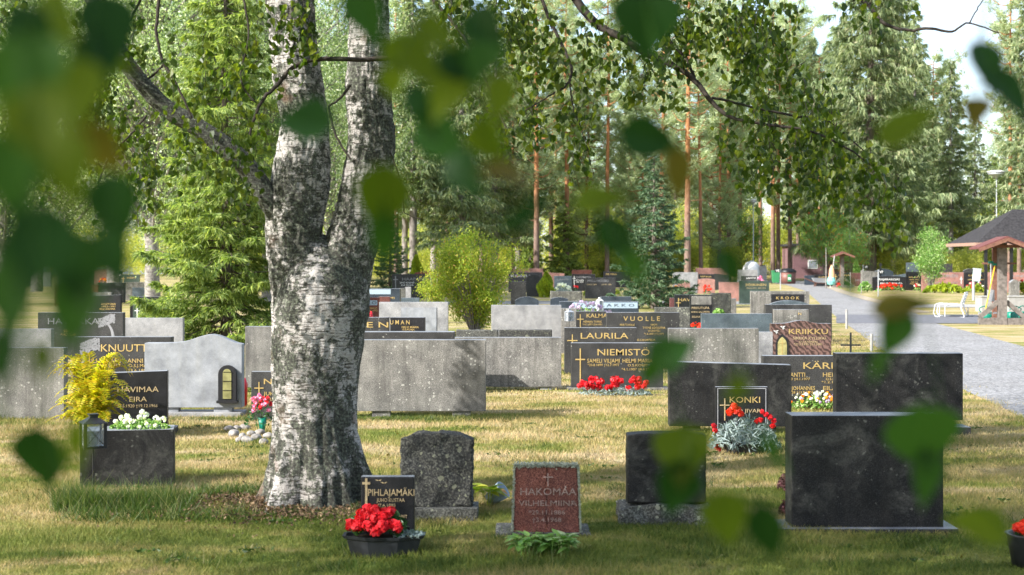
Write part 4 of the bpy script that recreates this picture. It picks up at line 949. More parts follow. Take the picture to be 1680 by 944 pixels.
above = lambda p: p[:, 2] > H+(HY+40)*np.maximum(p[:, 1], 0.3)/F+0.25
cc = crown_leaves(b, (-0.6, 10.3, 6.4), (3.0, 3.0, 2.8), 40000, 200, 0.055, np.random.default_rng(5), keep=above)
b.build('crown', M['birchleaf'], birch)
b = MB()
for q in cc[::2]:
    s0 = np.array([-1.3+0.5*np.sign(q[0]+1)*0.3, 10.05, min(q[2]*.8, 6)])
    tube(b, smooth_path([s0, (s0+q)/2+np.array([0, 0, .3]), q], 3), np.linspace(.03, .006, 7), 5, cap=False)
b.build('crown_branches', M['twigbark'], birch)

# ------------------------------------------------------------------ nearby birches whose shade and twigs reach in
def near_birch(x, y, h, c, rad, n, ncl, seed, label):
    root = empty('birch_tree', (x, y, 0), 0, label, 'tree', 'birches around the camera')
    r2 = np.random.default_rng(seed); b = MB()
    tube(b, smooth_path([(0, 0, -.1), (0.05, 0, h*.3), (-.05, .1, h*.6), (0, 0, h)], 5), np.linspace(.2, .03, 16), 14)
    b.build('trunk', M['birchbark'], root, True)
    b = MB(); cc = crown_leaves(b, (c[0]-x, c[1]-y, c[2]), rad, n, ncl, 0.05, r2, keep=lambda p: p[:, 2] > np.maximum(3.0, H+(HY+60)*np.maximum(p[:, 1]+y, 0.3)/F+0.2))
    b.build('crown', M['birchleaf'], root)
    b = MB()
    for q in cc[::2]:
        s0 = np.array([0, 0, q[2]*.7]); tube(b, smooth_path([s0, (s0+q)/2+np.array([0, 0, .2]), q], 3), np.linspace(.03, .006, 7), 5, cap=False)
    b.build('crown_branches', M['twigbark'], root); return root
near_birch(-7.2, 3.6, 9, (-6.6, 4.2, 6.0), (2.6, 2.6, 2.8), 36000, 110, 31, 'birch left of the camera, its crown above the view')
near_birch(-3.6, 4.2, 8, (-3.2, 4.6, 5.6), (2.4, 2.0, 2.2), 21000, 85, 32, 'young birch just outside the left edge of the view')
fgb = near_birch(-2.6, -1.6, 7, (-3.0, -0.9, 4.7), (2.6, 2.0, 1.6), 30000, 120, 33, 'birch beside the camera whose blurred leaves hang into the view')

def leaf_shape(mb, base, d, nrm, L, W, mi=0):
    """ovate pointed birch leaf with a fold and a curved blade"""
    prof = [(0, 0), (.08, .30), (.2, .46), (.35, .5), (.5, .43), (.65, .31), (.8, .16), (.92, .05), (1, 0)]
    d = d/np.linalg.norm(d); s = np.cross(d, nrm); s /= np.linalg.norm(s); u = np.cross(s, d)
    k = len(prof); V = []
    for t, wd in prof: V.append(base+d*L*t-u*L*0.12*t*t)
    for sg in (1, -1):
        for t, wd in prof: V.append(base+d*L*t+s*W*wd*sg+u*(W*wd*0.25-L*0.12*t*t))
    f = []
    for i in range(k-1):
        f.append([i, i+1, k+i+1, k+i]); f.append([i+1, i, 2*k+i, 2*k+i+1])
    mb.add(np.array(V), np.array(f), mi)
FG = [ # centre px, centre py, length, width, tip angle (deg, 0 right, -90 down), tone, distance, broadness
 (15, 150, 190, 120, -100, 'm', .62), (70, 215, 200, 130, -60, 'o', .60), (20, 300, 190, 120, -85, 'm', .60), (110, 285, 160, 100, -70, 'o', .70),
 (190, 355, 150, 95, -80, 'd', .85), (60, 420, 200, 125, -95, 'd', .60), (130, 455, 170, 105, -75, 'd', .72), (20, 500, 190, 115, -85, 'm', .60),
 (120, 520, 170, 100, -95, 'm', .72), (185, 430, 120, 80, -60, 'd', .8), (170, 250, 130, 90, -50, 'n', .8), (60, 100, 120, 90, -70, 'm', .8), (130, 160, 140, 90, -85, 'o', .75),
 (175, 50, 170, 85, -80, 'd', .9), (95, 30, 110, 70, -60, 'o', .9), (150, 100, 90, 60, -110, 'd', .9), (30, 60, 130, 80, -120, 'd', .8), (180, 100, 70, 55, -20, 'o', 1.0),
 (68, 752, 135, 78, -95, 'd', 1.12), (40, 440, 150, 100, -80, 'd', .62), (75, 120, 130, 90, -80, 'm', .7), (5, 690, 150, 90, -80, 'm', .62), (122, 745, 130, 44, -100, 'o', .75), (70, 600, 90, 50, -95, 'o', .65), (2, 600, 140, 80, -90, 'd', .6),
 (500, 201, 92, 80, 175, 'd', 1.15), (598, 22, 110, 62, -65, 'm', .95), (672, 78, 105, 52, 28, 'o', 1.05), (690, 110, 80, 60, -40, 'o', .95), (795, 48, 95, 60, -55, 'd', 1.1), (752, 105, 80, 52, -45, 'd', 1.0),
 (715, 55, 80, 60, -20, 'o', .9), (738, 150, 100, 66, -120, 'o', 1.0), (690, 180, 85, 60, -60, 'd', 1.05), (722, 225, 105, 72, -50, 'd', 1.05), (762, 285, 90, 60, -60, 'd', 1.0), (830, 285, 100, 56, 170, 'n', .95), (800, 230, 80, 56, -60, 'o', 1.0),
 (628, 325, 120, 80, -100, 'o', .95), (630, 390, 90, 45, -90, 'm', .95), (642, 135, 54, 40, -80, 'o', 1.05), (820, 160, 90, 50, -100, 'o', .9), (790, 100, 90, 55, -110, 'm', .95),
 (1060, 34, 110, 100, -90, 'd', 1.15), (1065, 228, 105, 62, -15, 'd', 1.1), (1112, 285, 90, 50, -80, 'n', 1.0), (983, 328, 88, 48, 10, 'o', 1.15), (1015, 395, 100, 48, -58, 'd', 1.15), (1045, 445, 75, 50, -60, 'm', .85),
 (866, 345, 110, 24, 40, 'd', 1.0), (1197, 440, 78, 36, -52, 'd', 1.2), (1100, 580, 80, 56, 30, 'd', 1.15), (1065, 612, 60, 30, -110, 'm', 1.0), (1205, 645, 70, 40, -120, 'o', .8),
 (1618, 108, 96, 62, -75, 'd', 1.15), (1660, 155, 110, 56, -50, 'd', 1.1), (1602, 182, 70, 44, -115, 'n', 1.1), (1488, 205, 110, 52, 35, 'o', 1.1), (1478, 502, 100, 50, 12, 'n', 1.15), (1470, 545, 86, 50, -115, 'm', 1.15), (1440, 600, 60, 26, -100, 'm', .9),
 (1512, 715, 105, 110, -80, 'm', 1.1), (1520, 780, 95, 50, -95, 'm', 1.1), (1120, 742, 100, 84, -100, 'o', 1.15), (1112, 800, 100, 62, -105, 'd', 1.15), (1190, 848, 84, 68, -80, 'o', 1.1), (1258, 872, 118, 52, -72, 'd', 1.1), (1610, 862, 104, 56, 165, 'o', 1.15), (1270, 742, 80, 26, -60, 'm', .9),
 (1395, 470, 40, 20, -60, 'm', 1.2),
]
tones = {'d': M['fg_dark'], 'm': M['fg_mid'], 'o': M['fg_olive'], 'n': M['fg_brown']}
r = np.random.default_rng(77)
# twigs: polylines in view, each hanging from the crown overhead
TWP = [[(140, -700, .7), (60, -300, .65), (40, 0, .62), (60, 250, .6), (60, 560, .62), (80, 700, 1.0)],
       [(300, -650, .95), (190, -200, .9), (150, 60, .85), (190, 300, .82), (150, 520, .75), (115, 690, .75)],
       [(700, -700, 1.0), (600, -250, 1.0), (560, 60, 1.1), (545, 190, 1.15)],
       [(800, -700, 1.0), (700, -200, 1.0), (690, 60, 1.0), (720, 180, 1.03), (640, 280, .98), (632, 350, .95)],
       [(950, -700, 1.05), (830, -200, 1.05), (770, 60, 1.0), (800, 230, 1.0), (905, 310, 1.05)],
       [(1200, -700, 1.1), (1090, -200, 1.15), (1060, 0, 1.15), (1100, 200, 1.1), (1000, 340, 1.15), (1035, 430, .95), (1090, 560, 1.1), (1120, 700, 1.15), (1160, 810, 1.12)],
       [(1400, -700, 1.1), (1320, -200, 1.15), (1210, 200, 1.2), (1180, 400, 1.2), (1215, 620, .85), (1245, 800, 1.1)],
       [(1700, -700, 1.1), (1640, -200, 1.12), (1615, 60, 1.13), (1640, 130, 1.1), (1540, 190, 1.1), (1520, 480, 1.14), (1540, 640, 1.1), (1560, 820, 1.14)]]
TW3 = []
b = MB()
for tp in TWP:
    w_ = smooth_path([P(x, y, d) for x, y, d in tp], 10); TW3.append(w_)
    tube(b, w_, np.linspace(0.0012, 0.0006, len(w_)), 6)
allp = np.concatenate(TW3)
LM = {k: MB() for k in tones}
for cx, cy, L, Wd, ang, tn, Y in FG:
    c = P(cx, cy, Y); a = math.radians(ang)
    tilt = r.normal(0, .35)
    d = np.array([math.cos(a), tilt, math.sin(a)]); d /= np.linalg.norm(d)
    nrm = np.array([r.normal(0, .35), -1, r.normal(0.2, .35)])
    base = c-d*L*Y/F*0.5
    k_ = .92 if Y < .9 else 1.14; leaf_shape(LM[tn], base, d, nrm, L*Y/F*k_, Wd*Y/F*k_*1.06)
    q = allp[np.argmin(((allp-base)**2).sum(1))]
    pp = smooth_path([q, (q+base)/2+np.array([0, 0, .008]), base], 3)
    tube(b, pp, 0.0007, 4)
tw_o = b.build('hanging_twigs', M['fg_mid'], None); tw_o.parent = fgb; tw_o.location = (2.6, 1.6, 0)
for k_, mb_ in LM.items():
    o = mb_.build('hanging_leaves', tones[k_]); o.parent = fgb; o.location = (2.6, 1.6, 0)

# ------------------------------------------------------------------ forest
def conifer(h, R, nb, seed, z0, crown_m, bark_m, droop=0.35, sp=(0.34, 0.10), dens=9, hang=0.6, tr=0.22, power=0.75, gap=0.12, limb=True, name='spruce_tree', nsp=8):
    r = np.random.default_rng(seed); root = empty(name)
    b = MB(); tube(b, [(0, 0, -.2), (0, 0, h*.3), (r.normal(0, .05), 0, h*.7), (0, 0, h)], [tr*1.15, tr*.85, tr*.4, .02], 12)
    cr_ = MB(); az = 0.0
    Bp, Tp = [], []
    for i in range(nb):
        u = (i+r.random())/nb; z = z0+(h-z0)*u**1.05; L = (R*(1-u)**power+0.12)*(0.65+0.5*r.random())
        if r.random() < gap: L *= 0.45
        az += 2.399+r.normal(0, .3); ca, sa = math.cos(az), math.sin(az)
        t = np.linspace(0, 1, 6); zz = z-droop*L*t**1.2+0.22*L*t**3+0.04*L*np.sin(t*9+i)
        path = np.stack([ca*L*t, sa*L*t, zz], 1)
        if limb: tube(b, path[:5], np.linspace(max(.012, tr*.12*(1-u)+.012), .008, 5), 4, cap=False)
        m = max(3, int(L*dens)); s = 0.12+0.88*r.random(m)**0.8; ii = np.minimum((s*5).astype(int), 4); f = (s*5-ii)[:, None]
        p0 = path[ii]*(1-f)+path[ii+1]*f
        sg = np.where(r.random(m) < .5, 1, -1)
        tl = (0.34*L*(1-s*.85)+0.10)*(0.5+0.8*r.random(m))
        dv = np.stack([ca*.75-sg*sa*.8, sa*.75+sg*ca*.8, -0.12+r.normal(0, .15, m)], 1)
        v = r.random((m, nsp)); q = p0[:, None]+dv[:, None]*(tl[:, None]*v)[..., None]
        q = q.reshape(-1, 3); k = len(q)
        dd = np.repeat(dv, nsp, 0)*0.75+r.normal(0, .45, (k, 3)); dd[:, 2] -= hang*(0.4+r.random(k))
        dd /= np.linalg.norm(dd, axis=1)[:, None]
        Bp.append(q); Tp.append(q+dd*(sp[0]*(0.5+0.8*r.random(k)))[:, None])
    Bp = np.concatenate(Bp); Tp = np.concatenate(Tp)
    spikes(cr_, Bp, Tp, sp[1], r=r)
    b.build('trunk', bark_m, root, True); cr_.build('crown', crown_m, root); return root
def pine(h, zc, seed, R=2.8, nbr=34, tr=0.2, sp=(0.32, 0.06), puffs=6, per=46, name='pine_tree', cm=None):
    r = np.random.default_rng(seed); root = empty(name); b = MB()
    bx_ = r.normal(0, .25, 2); tp = [(0, 0, -.2), (bx_[0]*.3, 0, h*.35), (bx_[0], bx_[1], h*.7), (bx_[0]*.6, 0, h)]
    tw_ = smooth_path(tp, 5); tube(b, tw_, np.linspace(tr, .04, len(tw_)), 12)
    cb = MB(); B, T = [], []
    for i in range(nbr):
        u = (i+r.random())/nbr; z = zc+(h-zc)*u; L = R*(0.35+0.65*math.sin(min(1, .25+u)*math.pi*.8))*(0.5+.6*r.random())
        a = i*2.4+r.normal(0, .3); ca, sa = math.cos(a), math.sin(a); t = np.linspace(0, 1, 5)
        path = np.stack([ca*L*t, sa*L*t, z+L*(0.35*t-0.15*np.sin(t*4))], 1); tube(b, path, np.linspace(.06, .015, 5), 5, cap=False)
        for k in range(puffs):
            s = .4+.6*r.random(); j = min(int(s*4), 3); f = s*4-j; c = path[j]*(1-f)+path[j+1]*f+r.normal(0, .28, 3)*np.array([1, 1, .5])
            d = rand_unit(per, r); d[:, 2] = d[:, 2]*.6+.35
            o_ = c+r.normal(0, .16, (per, 3)); B.append(o_); T.append(o_+d*sp[0]*(0.5+.7*r.random((per, 1))))
    # a few dead stubs below the crown
    for i in range(7):
        z = zc*(.45+.5*r.random()); a = r.random()*6.3; L = .4+.9*r.random()
        tube(b, [(0, 0, z), (math.cos(a)*L, math.sin(a)*L, z+.1)], [.03, .008], 4, cap=False)
    spikes(cb, np.concatenate(B), np.concatenate(T), sp[1], r=r)
    b.build('trunk', M['pinebark'], root, True); cb.build('crown', cm or M['pine'], root); return root
def broadleaf(h, zc, R, n, ncl, seed, lm, bm, size=0.09, tr=0.25, name='birch_tree', cs=0.5, hang=.8):
    r = np.random.default_rng(seed); root = empty(name); b = MB()
    tw_ = smooth_path([(0, 0, -.2), (r.normal(0, .1), 0, h*.3), (r.normal(0, .3), r.normal(0, .2), h*.65), (0, 0, h*.95)], 5)
    tube(b, tw_, np.linspace(tr, .03, len(tw_)), 12)
    cr_ = MB(); cc = crown_leaves(cr_, (0, 0, (h+zc)/2), (R, R, (h-zc)/2), n, ncl, size, r, hang, csize=cs)
    for q in cc[::3]:
        z = max(zc*.7, q[2]-0.9*math.hypot(q[0], q[1])-.3); s0 = np.array([0, 0, z])
        tube(b, smooth_path([s0, (s0+q)/2+np.array([0, 0, .25]), q], 3), np.linspace(tr*.28, .012, 7), 5, cap=False)
    b.build('trunk', bm, root, True); cr_.build('crown', lm, root); return root
USED = set()
def put(proto, px, Y, label, sc=1.0, rz=None, cat='tree', group=None, zs=None):
    o = proto if proto.name not in USED else copy_tree(proto)
    USED.add(proto.name)
    o.location = ((px-CX)*Y/F, Y, 0); o.rotation_euler.z = rng.random()*6.28 if rz is None else rz
    o.scale = (sc, sc, sc*(zs or 1)); tag(o, label, cat, group); return o
FG_ = 'trees of the forest behind the cemetery'
lit = conifer(8.6, 2.0, 230, 41, 0.2, M['sprucelit'], M['sprucebark'], 0.34, (0.17, 0.034), 26, .7, .12, .7, nsp=15)
put(lit, 372, 30.5, 'bright green young spruce left of the big birch, branches down to the ground')
dk = conifer(5.5, 1.5, 120, 42, 0.15, M['sprucedk'], M['sprucebark'], 0.18, (0.16, 0.045), 20, .35, .12, .75, nsp=12)
put(dk, 1073, 52, 'small dark blue-green spruce standing among the graves in the centre', 1.0)
put(dk, 640, 84, 'compact dark spruce just right of the big birch trunk', .86)
sA = conifer(32, 6.6, 300, 43, 3.2, M['spruce'], M['sprucebark'], 0.30, (0.75, 0.12), 3.6, 1.6, .5, .42, gap=.2, nsp=14)
sB = conifer(24, 3.8, 230, 44, 3.5, M['spruce'], M['greybark'], 0.38, (0.5, 0.11), 6, 1.2, .3, .7, nsp=9, gap=.25)
sC = conifer(22, 3.0, 190, 45, 5.5, M['spruce'], M['greybark'], 0.42, (0.5, 0.12), 7, 1.2, .25, .75, .3, nsp=9)
sD = conifer(9, 2.2, 140, 46, 0.4, M['sprucelit'], M['sprucebark'], 0.2, (0.32, 0.08), 12, .5, .14, .8, nsp=10)
pA = pine(25, 11, 51, 3.0, 44, .24, (.38, .07)); pB = pine(23, 13, 52, 2.4, 34, .2, (.38, .07)); pC = pine(27, 8, 53, 3.6, 60, .27, (.4, .075)); pD = pine(21, 3.0, 54, 4.6, 80, .2, (.42, .07), 9, 50); pE = pine(27, 6.5, 55, 4.2, 70, .24, (.42, .07), 8, 50)
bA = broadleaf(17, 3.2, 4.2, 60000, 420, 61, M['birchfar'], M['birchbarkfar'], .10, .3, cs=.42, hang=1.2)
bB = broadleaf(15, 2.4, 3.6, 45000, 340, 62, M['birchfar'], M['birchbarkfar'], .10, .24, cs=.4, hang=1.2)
rw = broadleaf(6.2, 1.6, 2.3, 14000, 130, 63, M['rowan'], M['greybark'], .12, .09, 'rowan_tree', .3, .3)
ub = broadleaf(5.0, 0.2, 2.6, 12000, 110, 64, M['under'], M['greybark'], .14, .05, 'forest_bush', .4, .3)
put(sA, 1428, 126, 'huge old spruce with drooping branches, tallest on the right', 1.0)
# left birches
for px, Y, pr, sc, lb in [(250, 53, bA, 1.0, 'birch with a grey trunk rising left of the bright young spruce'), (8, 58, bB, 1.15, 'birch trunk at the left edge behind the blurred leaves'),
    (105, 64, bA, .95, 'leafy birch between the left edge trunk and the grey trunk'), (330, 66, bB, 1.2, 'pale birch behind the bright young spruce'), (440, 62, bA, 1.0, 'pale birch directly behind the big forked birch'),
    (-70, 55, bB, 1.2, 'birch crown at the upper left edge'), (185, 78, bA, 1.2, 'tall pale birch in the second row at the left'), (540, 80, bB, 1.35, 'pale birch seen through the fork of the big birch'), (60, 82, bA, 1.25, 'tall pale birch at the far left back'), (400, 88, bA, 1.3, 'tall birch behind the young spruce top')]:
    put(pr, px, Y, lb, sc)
# mid trees
for px, Y, pr, sc, lb in [(650, 104, pB, .95, 'orange-grey pine trunk just right of the big birch'), (664, 112, sC, 1.0, 'grey-trunked spruce right of the first pine'), (678, 100, sC, 1.1, 'thin silver-grey conifer trunk behind the black cross gravestone'),
    (712, 108, sC, 1.05, 'grey conifer with dead lower branches behind the lime bush'), (758, 100, sB, .95, 'drooping spruce above the lime-green bush'), (812, 112, sB, 1.05, 'drooping spruce right of the lime-green bush'), (850, 120, sC, 1.15, 'slim conifer behind the centre graves'),
    (880, 108, pC, .9, 'broad-crowned pine over the centre graves'), (930, 118, pA, 1.0, 'pale-needled pine left of the orange pines'), (996, 116, pB, 1.05, 'pine with light grey trunk left of the small dark spruce'), (1086, 112, pA, 1.0, 'left one of the two bright orange pines'),
    (1128, 104, pC, .98, 'right one of the two bright orange pines with bent branches'), (1150, 122, pB, .95, 'thin brown pine right of the orange pines'), (1196, 130, pB, 1.1, 'slender pine left of the lamp post'), (1214, 138, pA, 1.0, 'slender pine just behind the lamp post'), (1248, 150, pB, 1.15, 'thin pine above the round white tank'),
    (1268, 146, pA, 1.1, 'pine trunk left of the green wheeled bin'), (1277, 140, pC, .9, 'orange pine rising behind the green bin'), (1296, 142, pB, 1.2, 'pine rising behind the brown bin'), (1332, 150, sC, 1.15, 'conifer trunk right of the bins'), (1344, 148, pB, 1.0, 'pale trunk beside the maroon house'),
    (1500, 148, sB, 1.1, 'drooping spruce right of the huge old spruce'), (1560, 136, sC, .95, 'yellow-green drooping conifer behind the pink gravestone'), (1600, 142, sB, .72, 'shorter spruce below the patch of sky'), (1657, 118, pA, .98, 'orange-trunked pine above the tool stand'),
    (1672, 126, pB, 1.0, 'second thin pine above the tool stand'), (1690, 110, sB, 1.0, 'dark spruce at the right edge'), (1630, 150, sD, 1.4, 'small dark spruce behind the tall lamp post'), (1376, 155, sB, 1.15, 'spruce behind the maroon house roof'), (1465, 140, sC, 1.2, 'conifer close behind the huge old spruce')]:
    put(pr, px, Y, lb, sc)
for px, Y, pr, sc, lb in [(842, 116, pD, .9, 'bushy pale-green pine left of the golden thuja'), (905, 128, pE, 1.0, 'tall soft-needled pine above the golden thuja'), (962, 124, pD, .95, 'bushy pine behind the silver-lettered dark gravestone'),
    (1032, 130, pE, 1.0, 'broad pale pine behind the small dark spruce'), (1052, 118, pD, .8, 'bushy pine directly behind the small dark spruce'), (1168, 136, pE, 1.0, 'soft pale pine right of the orange pines'), (1180, 126, pD, .85, 'low bushy pine right of the orange pines'),
    (1310, 150, pE, 1.0, 'pale pine crown above the bins'), (735, 120, pE, .95, 'pale pine crown behind the lime bush'), (790, 128, pD, 1.1, 'bushy pine behind the drooping spruces'), (1530, 152, pD, 1.1, 'pale bushy pine right of the huge old spruce')]:
    put(pr, px, Y, lb, sc)
for px, Y, sc, lb in [(870, 122, .72, 'low light-green spruce left in the centre group'), (925, 118, .8, 'low light-green spruce in the middle of the centre group'), (985, 126, .7, 'low light-green spruce beside the light grey trunk'), (745, 105, .65, 'young spruce behind the lime-green bush')]:
    put(sD, px, Y, lb, sc)
put(rw, 1352, 122, 'rowan with red berries between the bins and the maroon house')
put(rw, 1216, 132, 'green rowan beside the far lamp post', 1.05)
put(rw, 1395, 112, 'small rowan with berries in front of the maroon house', .7)
# forest fill
r = np.random.default_rng(91)
pool = [sB, sC, pA, pB, pC, sB, sC, sA]
for i in range(38):
    px = -140+i*52+r.normal(0, 14); Y = 165+r.random()*70
    if 1535 < px < 1650: continue
    put(pool[r.integers(0, len(pool))], px, Y, 'conifer in the dense forest behind the cemetery', 1.0+.25*r.random(), group=FG_)
for i in range(34):
    px = -140+i*60+r.normal(0, 20); Y = 134+r.random()*34
    if 1225 < px < 1300 and Y < 150: Y = 156
    put(ub, px, Y, 'green bush in the undergrowth along the forest edge', .9+.8*r.random(), cat='bush', group='bushes along the forest edge')
for i in range(26):
    px = 590+i*42+r.normal(0, 14); Y = 124+r.random()*22
    if 1200 < px < 1420: continue
    put(ub, px, Y, 'low bright bush in front of the forest trunks', .55+.35*r.random(), cat='bush', group='low bushes before the forest trunks')
for i in range(20):
    px = -100+i*95+r.normal(0, 25); Y = 180+r.random()*40
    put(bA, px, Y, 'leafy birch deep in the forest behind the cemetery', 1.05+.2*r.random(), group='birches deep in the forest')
# ------------------------------------------------------------------ plants and flowers on the graves
def at(px, yb): 
    Y = gY(yb); return (px-CX)*Y/F, Y, Y/F
def blooms(mb, c, rad, npet, size, r, up=0.3):
    """each bloom is a rosette of overlapping petals facing out from its heart"""
    c = np.asarray(c, float)
    for q in c:
        d = rand_unit(npet, r); d[:, 1] -= 0.25; d[:, 2] += up; d /= np.linalg.norm(d, axis=1)[:, None]
        p = q+d*rad*(0.35+0.65*r.random((npet, 1)))
        t = rand_unit(npet, r); t -= d*(t*d).sum(1)[:, None]
        leaves(mb, p, size*(0.7+0.6*r.random(npet)), size*(0.7+0.5*r.random(npet)), t, r=r, fold=.15, nrm=d)
def dome(n, cx, cy, z0, rx, ry, hz, r, lo=.25):
    a = r.random(n)*6.283; u = np.sqrt(r.random(n)); z = z0+hz*(lo+(1-lo)*np.sqrt(np.clip(1-u*u, 0, 1)))*(0.85+.2*r.random(n))
    return np.stack([cx+np.cos(a)*u*rx, cy+np.sin(a)*u*ry, z], 1)
def plant(name, label, px0, px1, yt, yb, petal=None, leafm='potleaf', nb=14, brad=.03, npet=30, psz=.028, nl=300, lsz=.05, depth=None, pot=None, cat='flowers', group=None, z0=0.0, Yadd=0.0, seed=1, flat_leaf=False, lw=.7, bandf=(.55, 1)):
    x, Y, s = at((px0+px1)/2, yb); Y += Yadd; r = np.random.default_rng(seed+int(px0))
    root = empty(name, (x, Y, z0), 0, label, cat, group)
    w = (px1-px0)/2*s; h = (yb-yt)*s; d = depth or min(w, .25)
    if nl:
        b = MB(); c = dome(nl, 0, 0, 0, w, d, h*.85, r, .1); c[:, 2] *= (.45+.55*r.random(nl)); dd = rand_unit(nl, r); dd[:, 2] = np.abs(dd[:, 2])*.7+.15
        leaves(b, c, lsz*(0.6+.8*r.random(nl)), lsz*lw*(0.6+.6*r.random(nl)), dd, r=r, fold=.2)
        k = max(6, nl//12); c2 = dome(k, 0, 0, 0, w*.7, d*.7, h*.8, r)
        for q in c2: tube(b, [(q[0]*.4, q[1]*.4, 0), q], [.003, .0015], 3, cap=False)
        b.build('foliage', M[leafm], root)
    if petal:
        ms = petal if isinstance(petal, list) else [petal]
        for j, m in enumerate(ms):
            b = MB(); c = dome(max(1, nb//len(ms)), 0, 0, h*.1, w*.88, d*.85, h*.85, r, .35)
            blooms(b, c, brad, npet, psz, r); b.build('blossoms', M[m], root)
    if pot: pot(root, w, d, h, s)
    return root
def oct_tub(root, w, d, h, s, hh=.13, rw=None, m='blackplastic'):
    rw = rw or w
    b = MB(); a = np.linspace(0, 2*np.pi, 8, endpoint=False)+np.pi/8
    pr = [(0, 0), (.80, 0), (.92, hh*.82), (.99, hh*.86), (1.03, hh), (.95, hh), (.90, hh*.8)]
    V = np.array([[(rw*q*math.cos(t), d*q*math.sin(t), z) for t in a] for q, z in pr]).reshape(-1, 3)
    i = np.arange(len(pr)-1)[:, None]*8; j = np.arange(8)[None]; j2 = (j+1) % 8
    b.add(V, np.stack([i+j, i+j2, i+8+j2, i+8+j], -1).reshape(-1, 4)); b.build('tub', M[m], root)
    b = MB(); b.add(np.array([[rw*.92*math.cos(t), d*.92*math.sin(t), hh*.82] for t in a]), np.arange(8)[None]); b.build('soil', M['soil'], root)
# red begonias in the black tub
x, Y, s = at(626, 922)
root = empty('flower_tub', (x, 8.24, 0), 0, 'octagonal black tub of red begonias before the small black gravestone', 'flower tub')
oct_tub(root, .25, .14, 0, s, .125, .25)
r = np.random.default_rng(4); b = MB()
c = dome(240, -.04, -.01, .12, .17, .11, .14, r, .1); dd = rand_unit(240, r); dd[:, 2] = np.abs(dd[:, 2])*.5; leaves(b, c, .065, .05, dd, r=r, fold=.15)
b.build('foliage', M['potleaf'], root)
b = MB(); c = dome(17, -.045, -.02, .155, .135, .09, .115, r, .2)
c = np.concatenate([c, [[-.19, -.06, .19], [-.08, -.12, .19], [-.04, -.13, .16], [.08, -.1, .18], [-.15, -.1, .18], [.0, -.12, .19]]]); blooms(b, c, .033, 34, .04, r); b.build('blossoms', M['redpetal'], root)
b = MB(); c = dome(150, .14, -.02, .11, .09, .09, .03, r, .4); leaves(b, c, .035, .012, r=r); b.build('trailing_leaves', M['dusty'], root)
def dusty_tub(root, w, d, h, s): oct_tub(root, w*.82, d, h, s, .09, w*.75)
rt = plant('flower_tub', 'low tub of silver-leaved plants with red flowers before the framed black gravestone', 1164, 1280, 672, 742, None, 'dusty', 0, nl=900, lsz=.075, depth=.2, pot=dusty_tub, seed=3, lw=.28, cat='flower tub')
b = MB(); r = np.random.default_rng(8); s = gY(742)/F
blooms(b, [((px-1222)*s, -.06, (742-py)*s) for px, py in [(1203, 666), (1210, 672), (1198, 672), (1206, 675), (1213, 678), (1195, 676)]], .03, 26, .04, r); b.build('blossoms', M['orangered'], rt)
b = MB(); blooms(b, [((px-1222)*s, -.05, (742-py)*s) for px, py in [(1249, 675), (1255, 680), (1262, 684), (1268, 690), (1246, 688), (1240, 690), (1266, 698), (1170, 698), (1172, 705), (1173, 730), (1178, 736)]], .022, 22, .032, r); b.build('blossoms', M['redpetal'], rt)
rt = plant('flower_bed', 'row of red begonias with silver leaves before the wide black gravestone', 948, 1068, 630, 649, None, 'dusty', 0, nl=700, lsz=.06, depth=.2, seed=5, lw=.28, cat='flower bed')
b = MB(); s = gY(649)/F
blooms(b, [((px-1008)*s+r.normal(0, .02), -.05+r.normal(0, .04), (649-py)*s+r.normal(0, .015)) for px in (956, 964, 972, 980, 998, 1006, 1014, 1030, 1040, 1050, 1058, 990) for py in (627, 634)]+[((px-1008)*s, -.02, (649-622)*s) for px in (970, 978, 1006, 1012, 1040, 1048)], .038, 30, .045, r); b.build('blossoms', M['redpetal'], rt)
plant('flower_bed', 'mixed orange, white and lilac flowers before the bold gold surname stone', 1292, 1384, 642, 672, ['orangepetal', 'lilac', 'whitepetal', 'whitepetal'], 'hosta', 90, .018, 12, .026, 600, .04, .25, cat='flower bed', seed=6)
# white flowers in the planter
b0 = PL; s = PL_s; yy = PL.location.y
rt = empty('white_flowers', (PL.location.x+.06, yy+.13, .395), 0, 'white geraniums growing in the black granite planter', 'flowers')
r = np.random.default_rng(14); b = MB(); c = dome(420, 0, 0, 0, .24, .1, .10, r, .1); leaves(b, c, .035, .024, r=r)
st_ = dome(16, 0, 0, 0, .2, .08, .14, r, .3)
for q in st_: tube(b, [(q[0]*.7, q[1], 0), q], [.002, .0015], 3, cap=False)
b.build('foliage', M['hosta'], rt)
b = MB(); blooms(b, np.concatenate([st_, [[.02, 0, .16], [.19, -.02, .11], [-.03, -.05, .09], [.07, -.05, .07], [-.07, -.05, .06]]]), .02, 20, .024, r); b.build('blossoms', M['whitepetal'], rt)
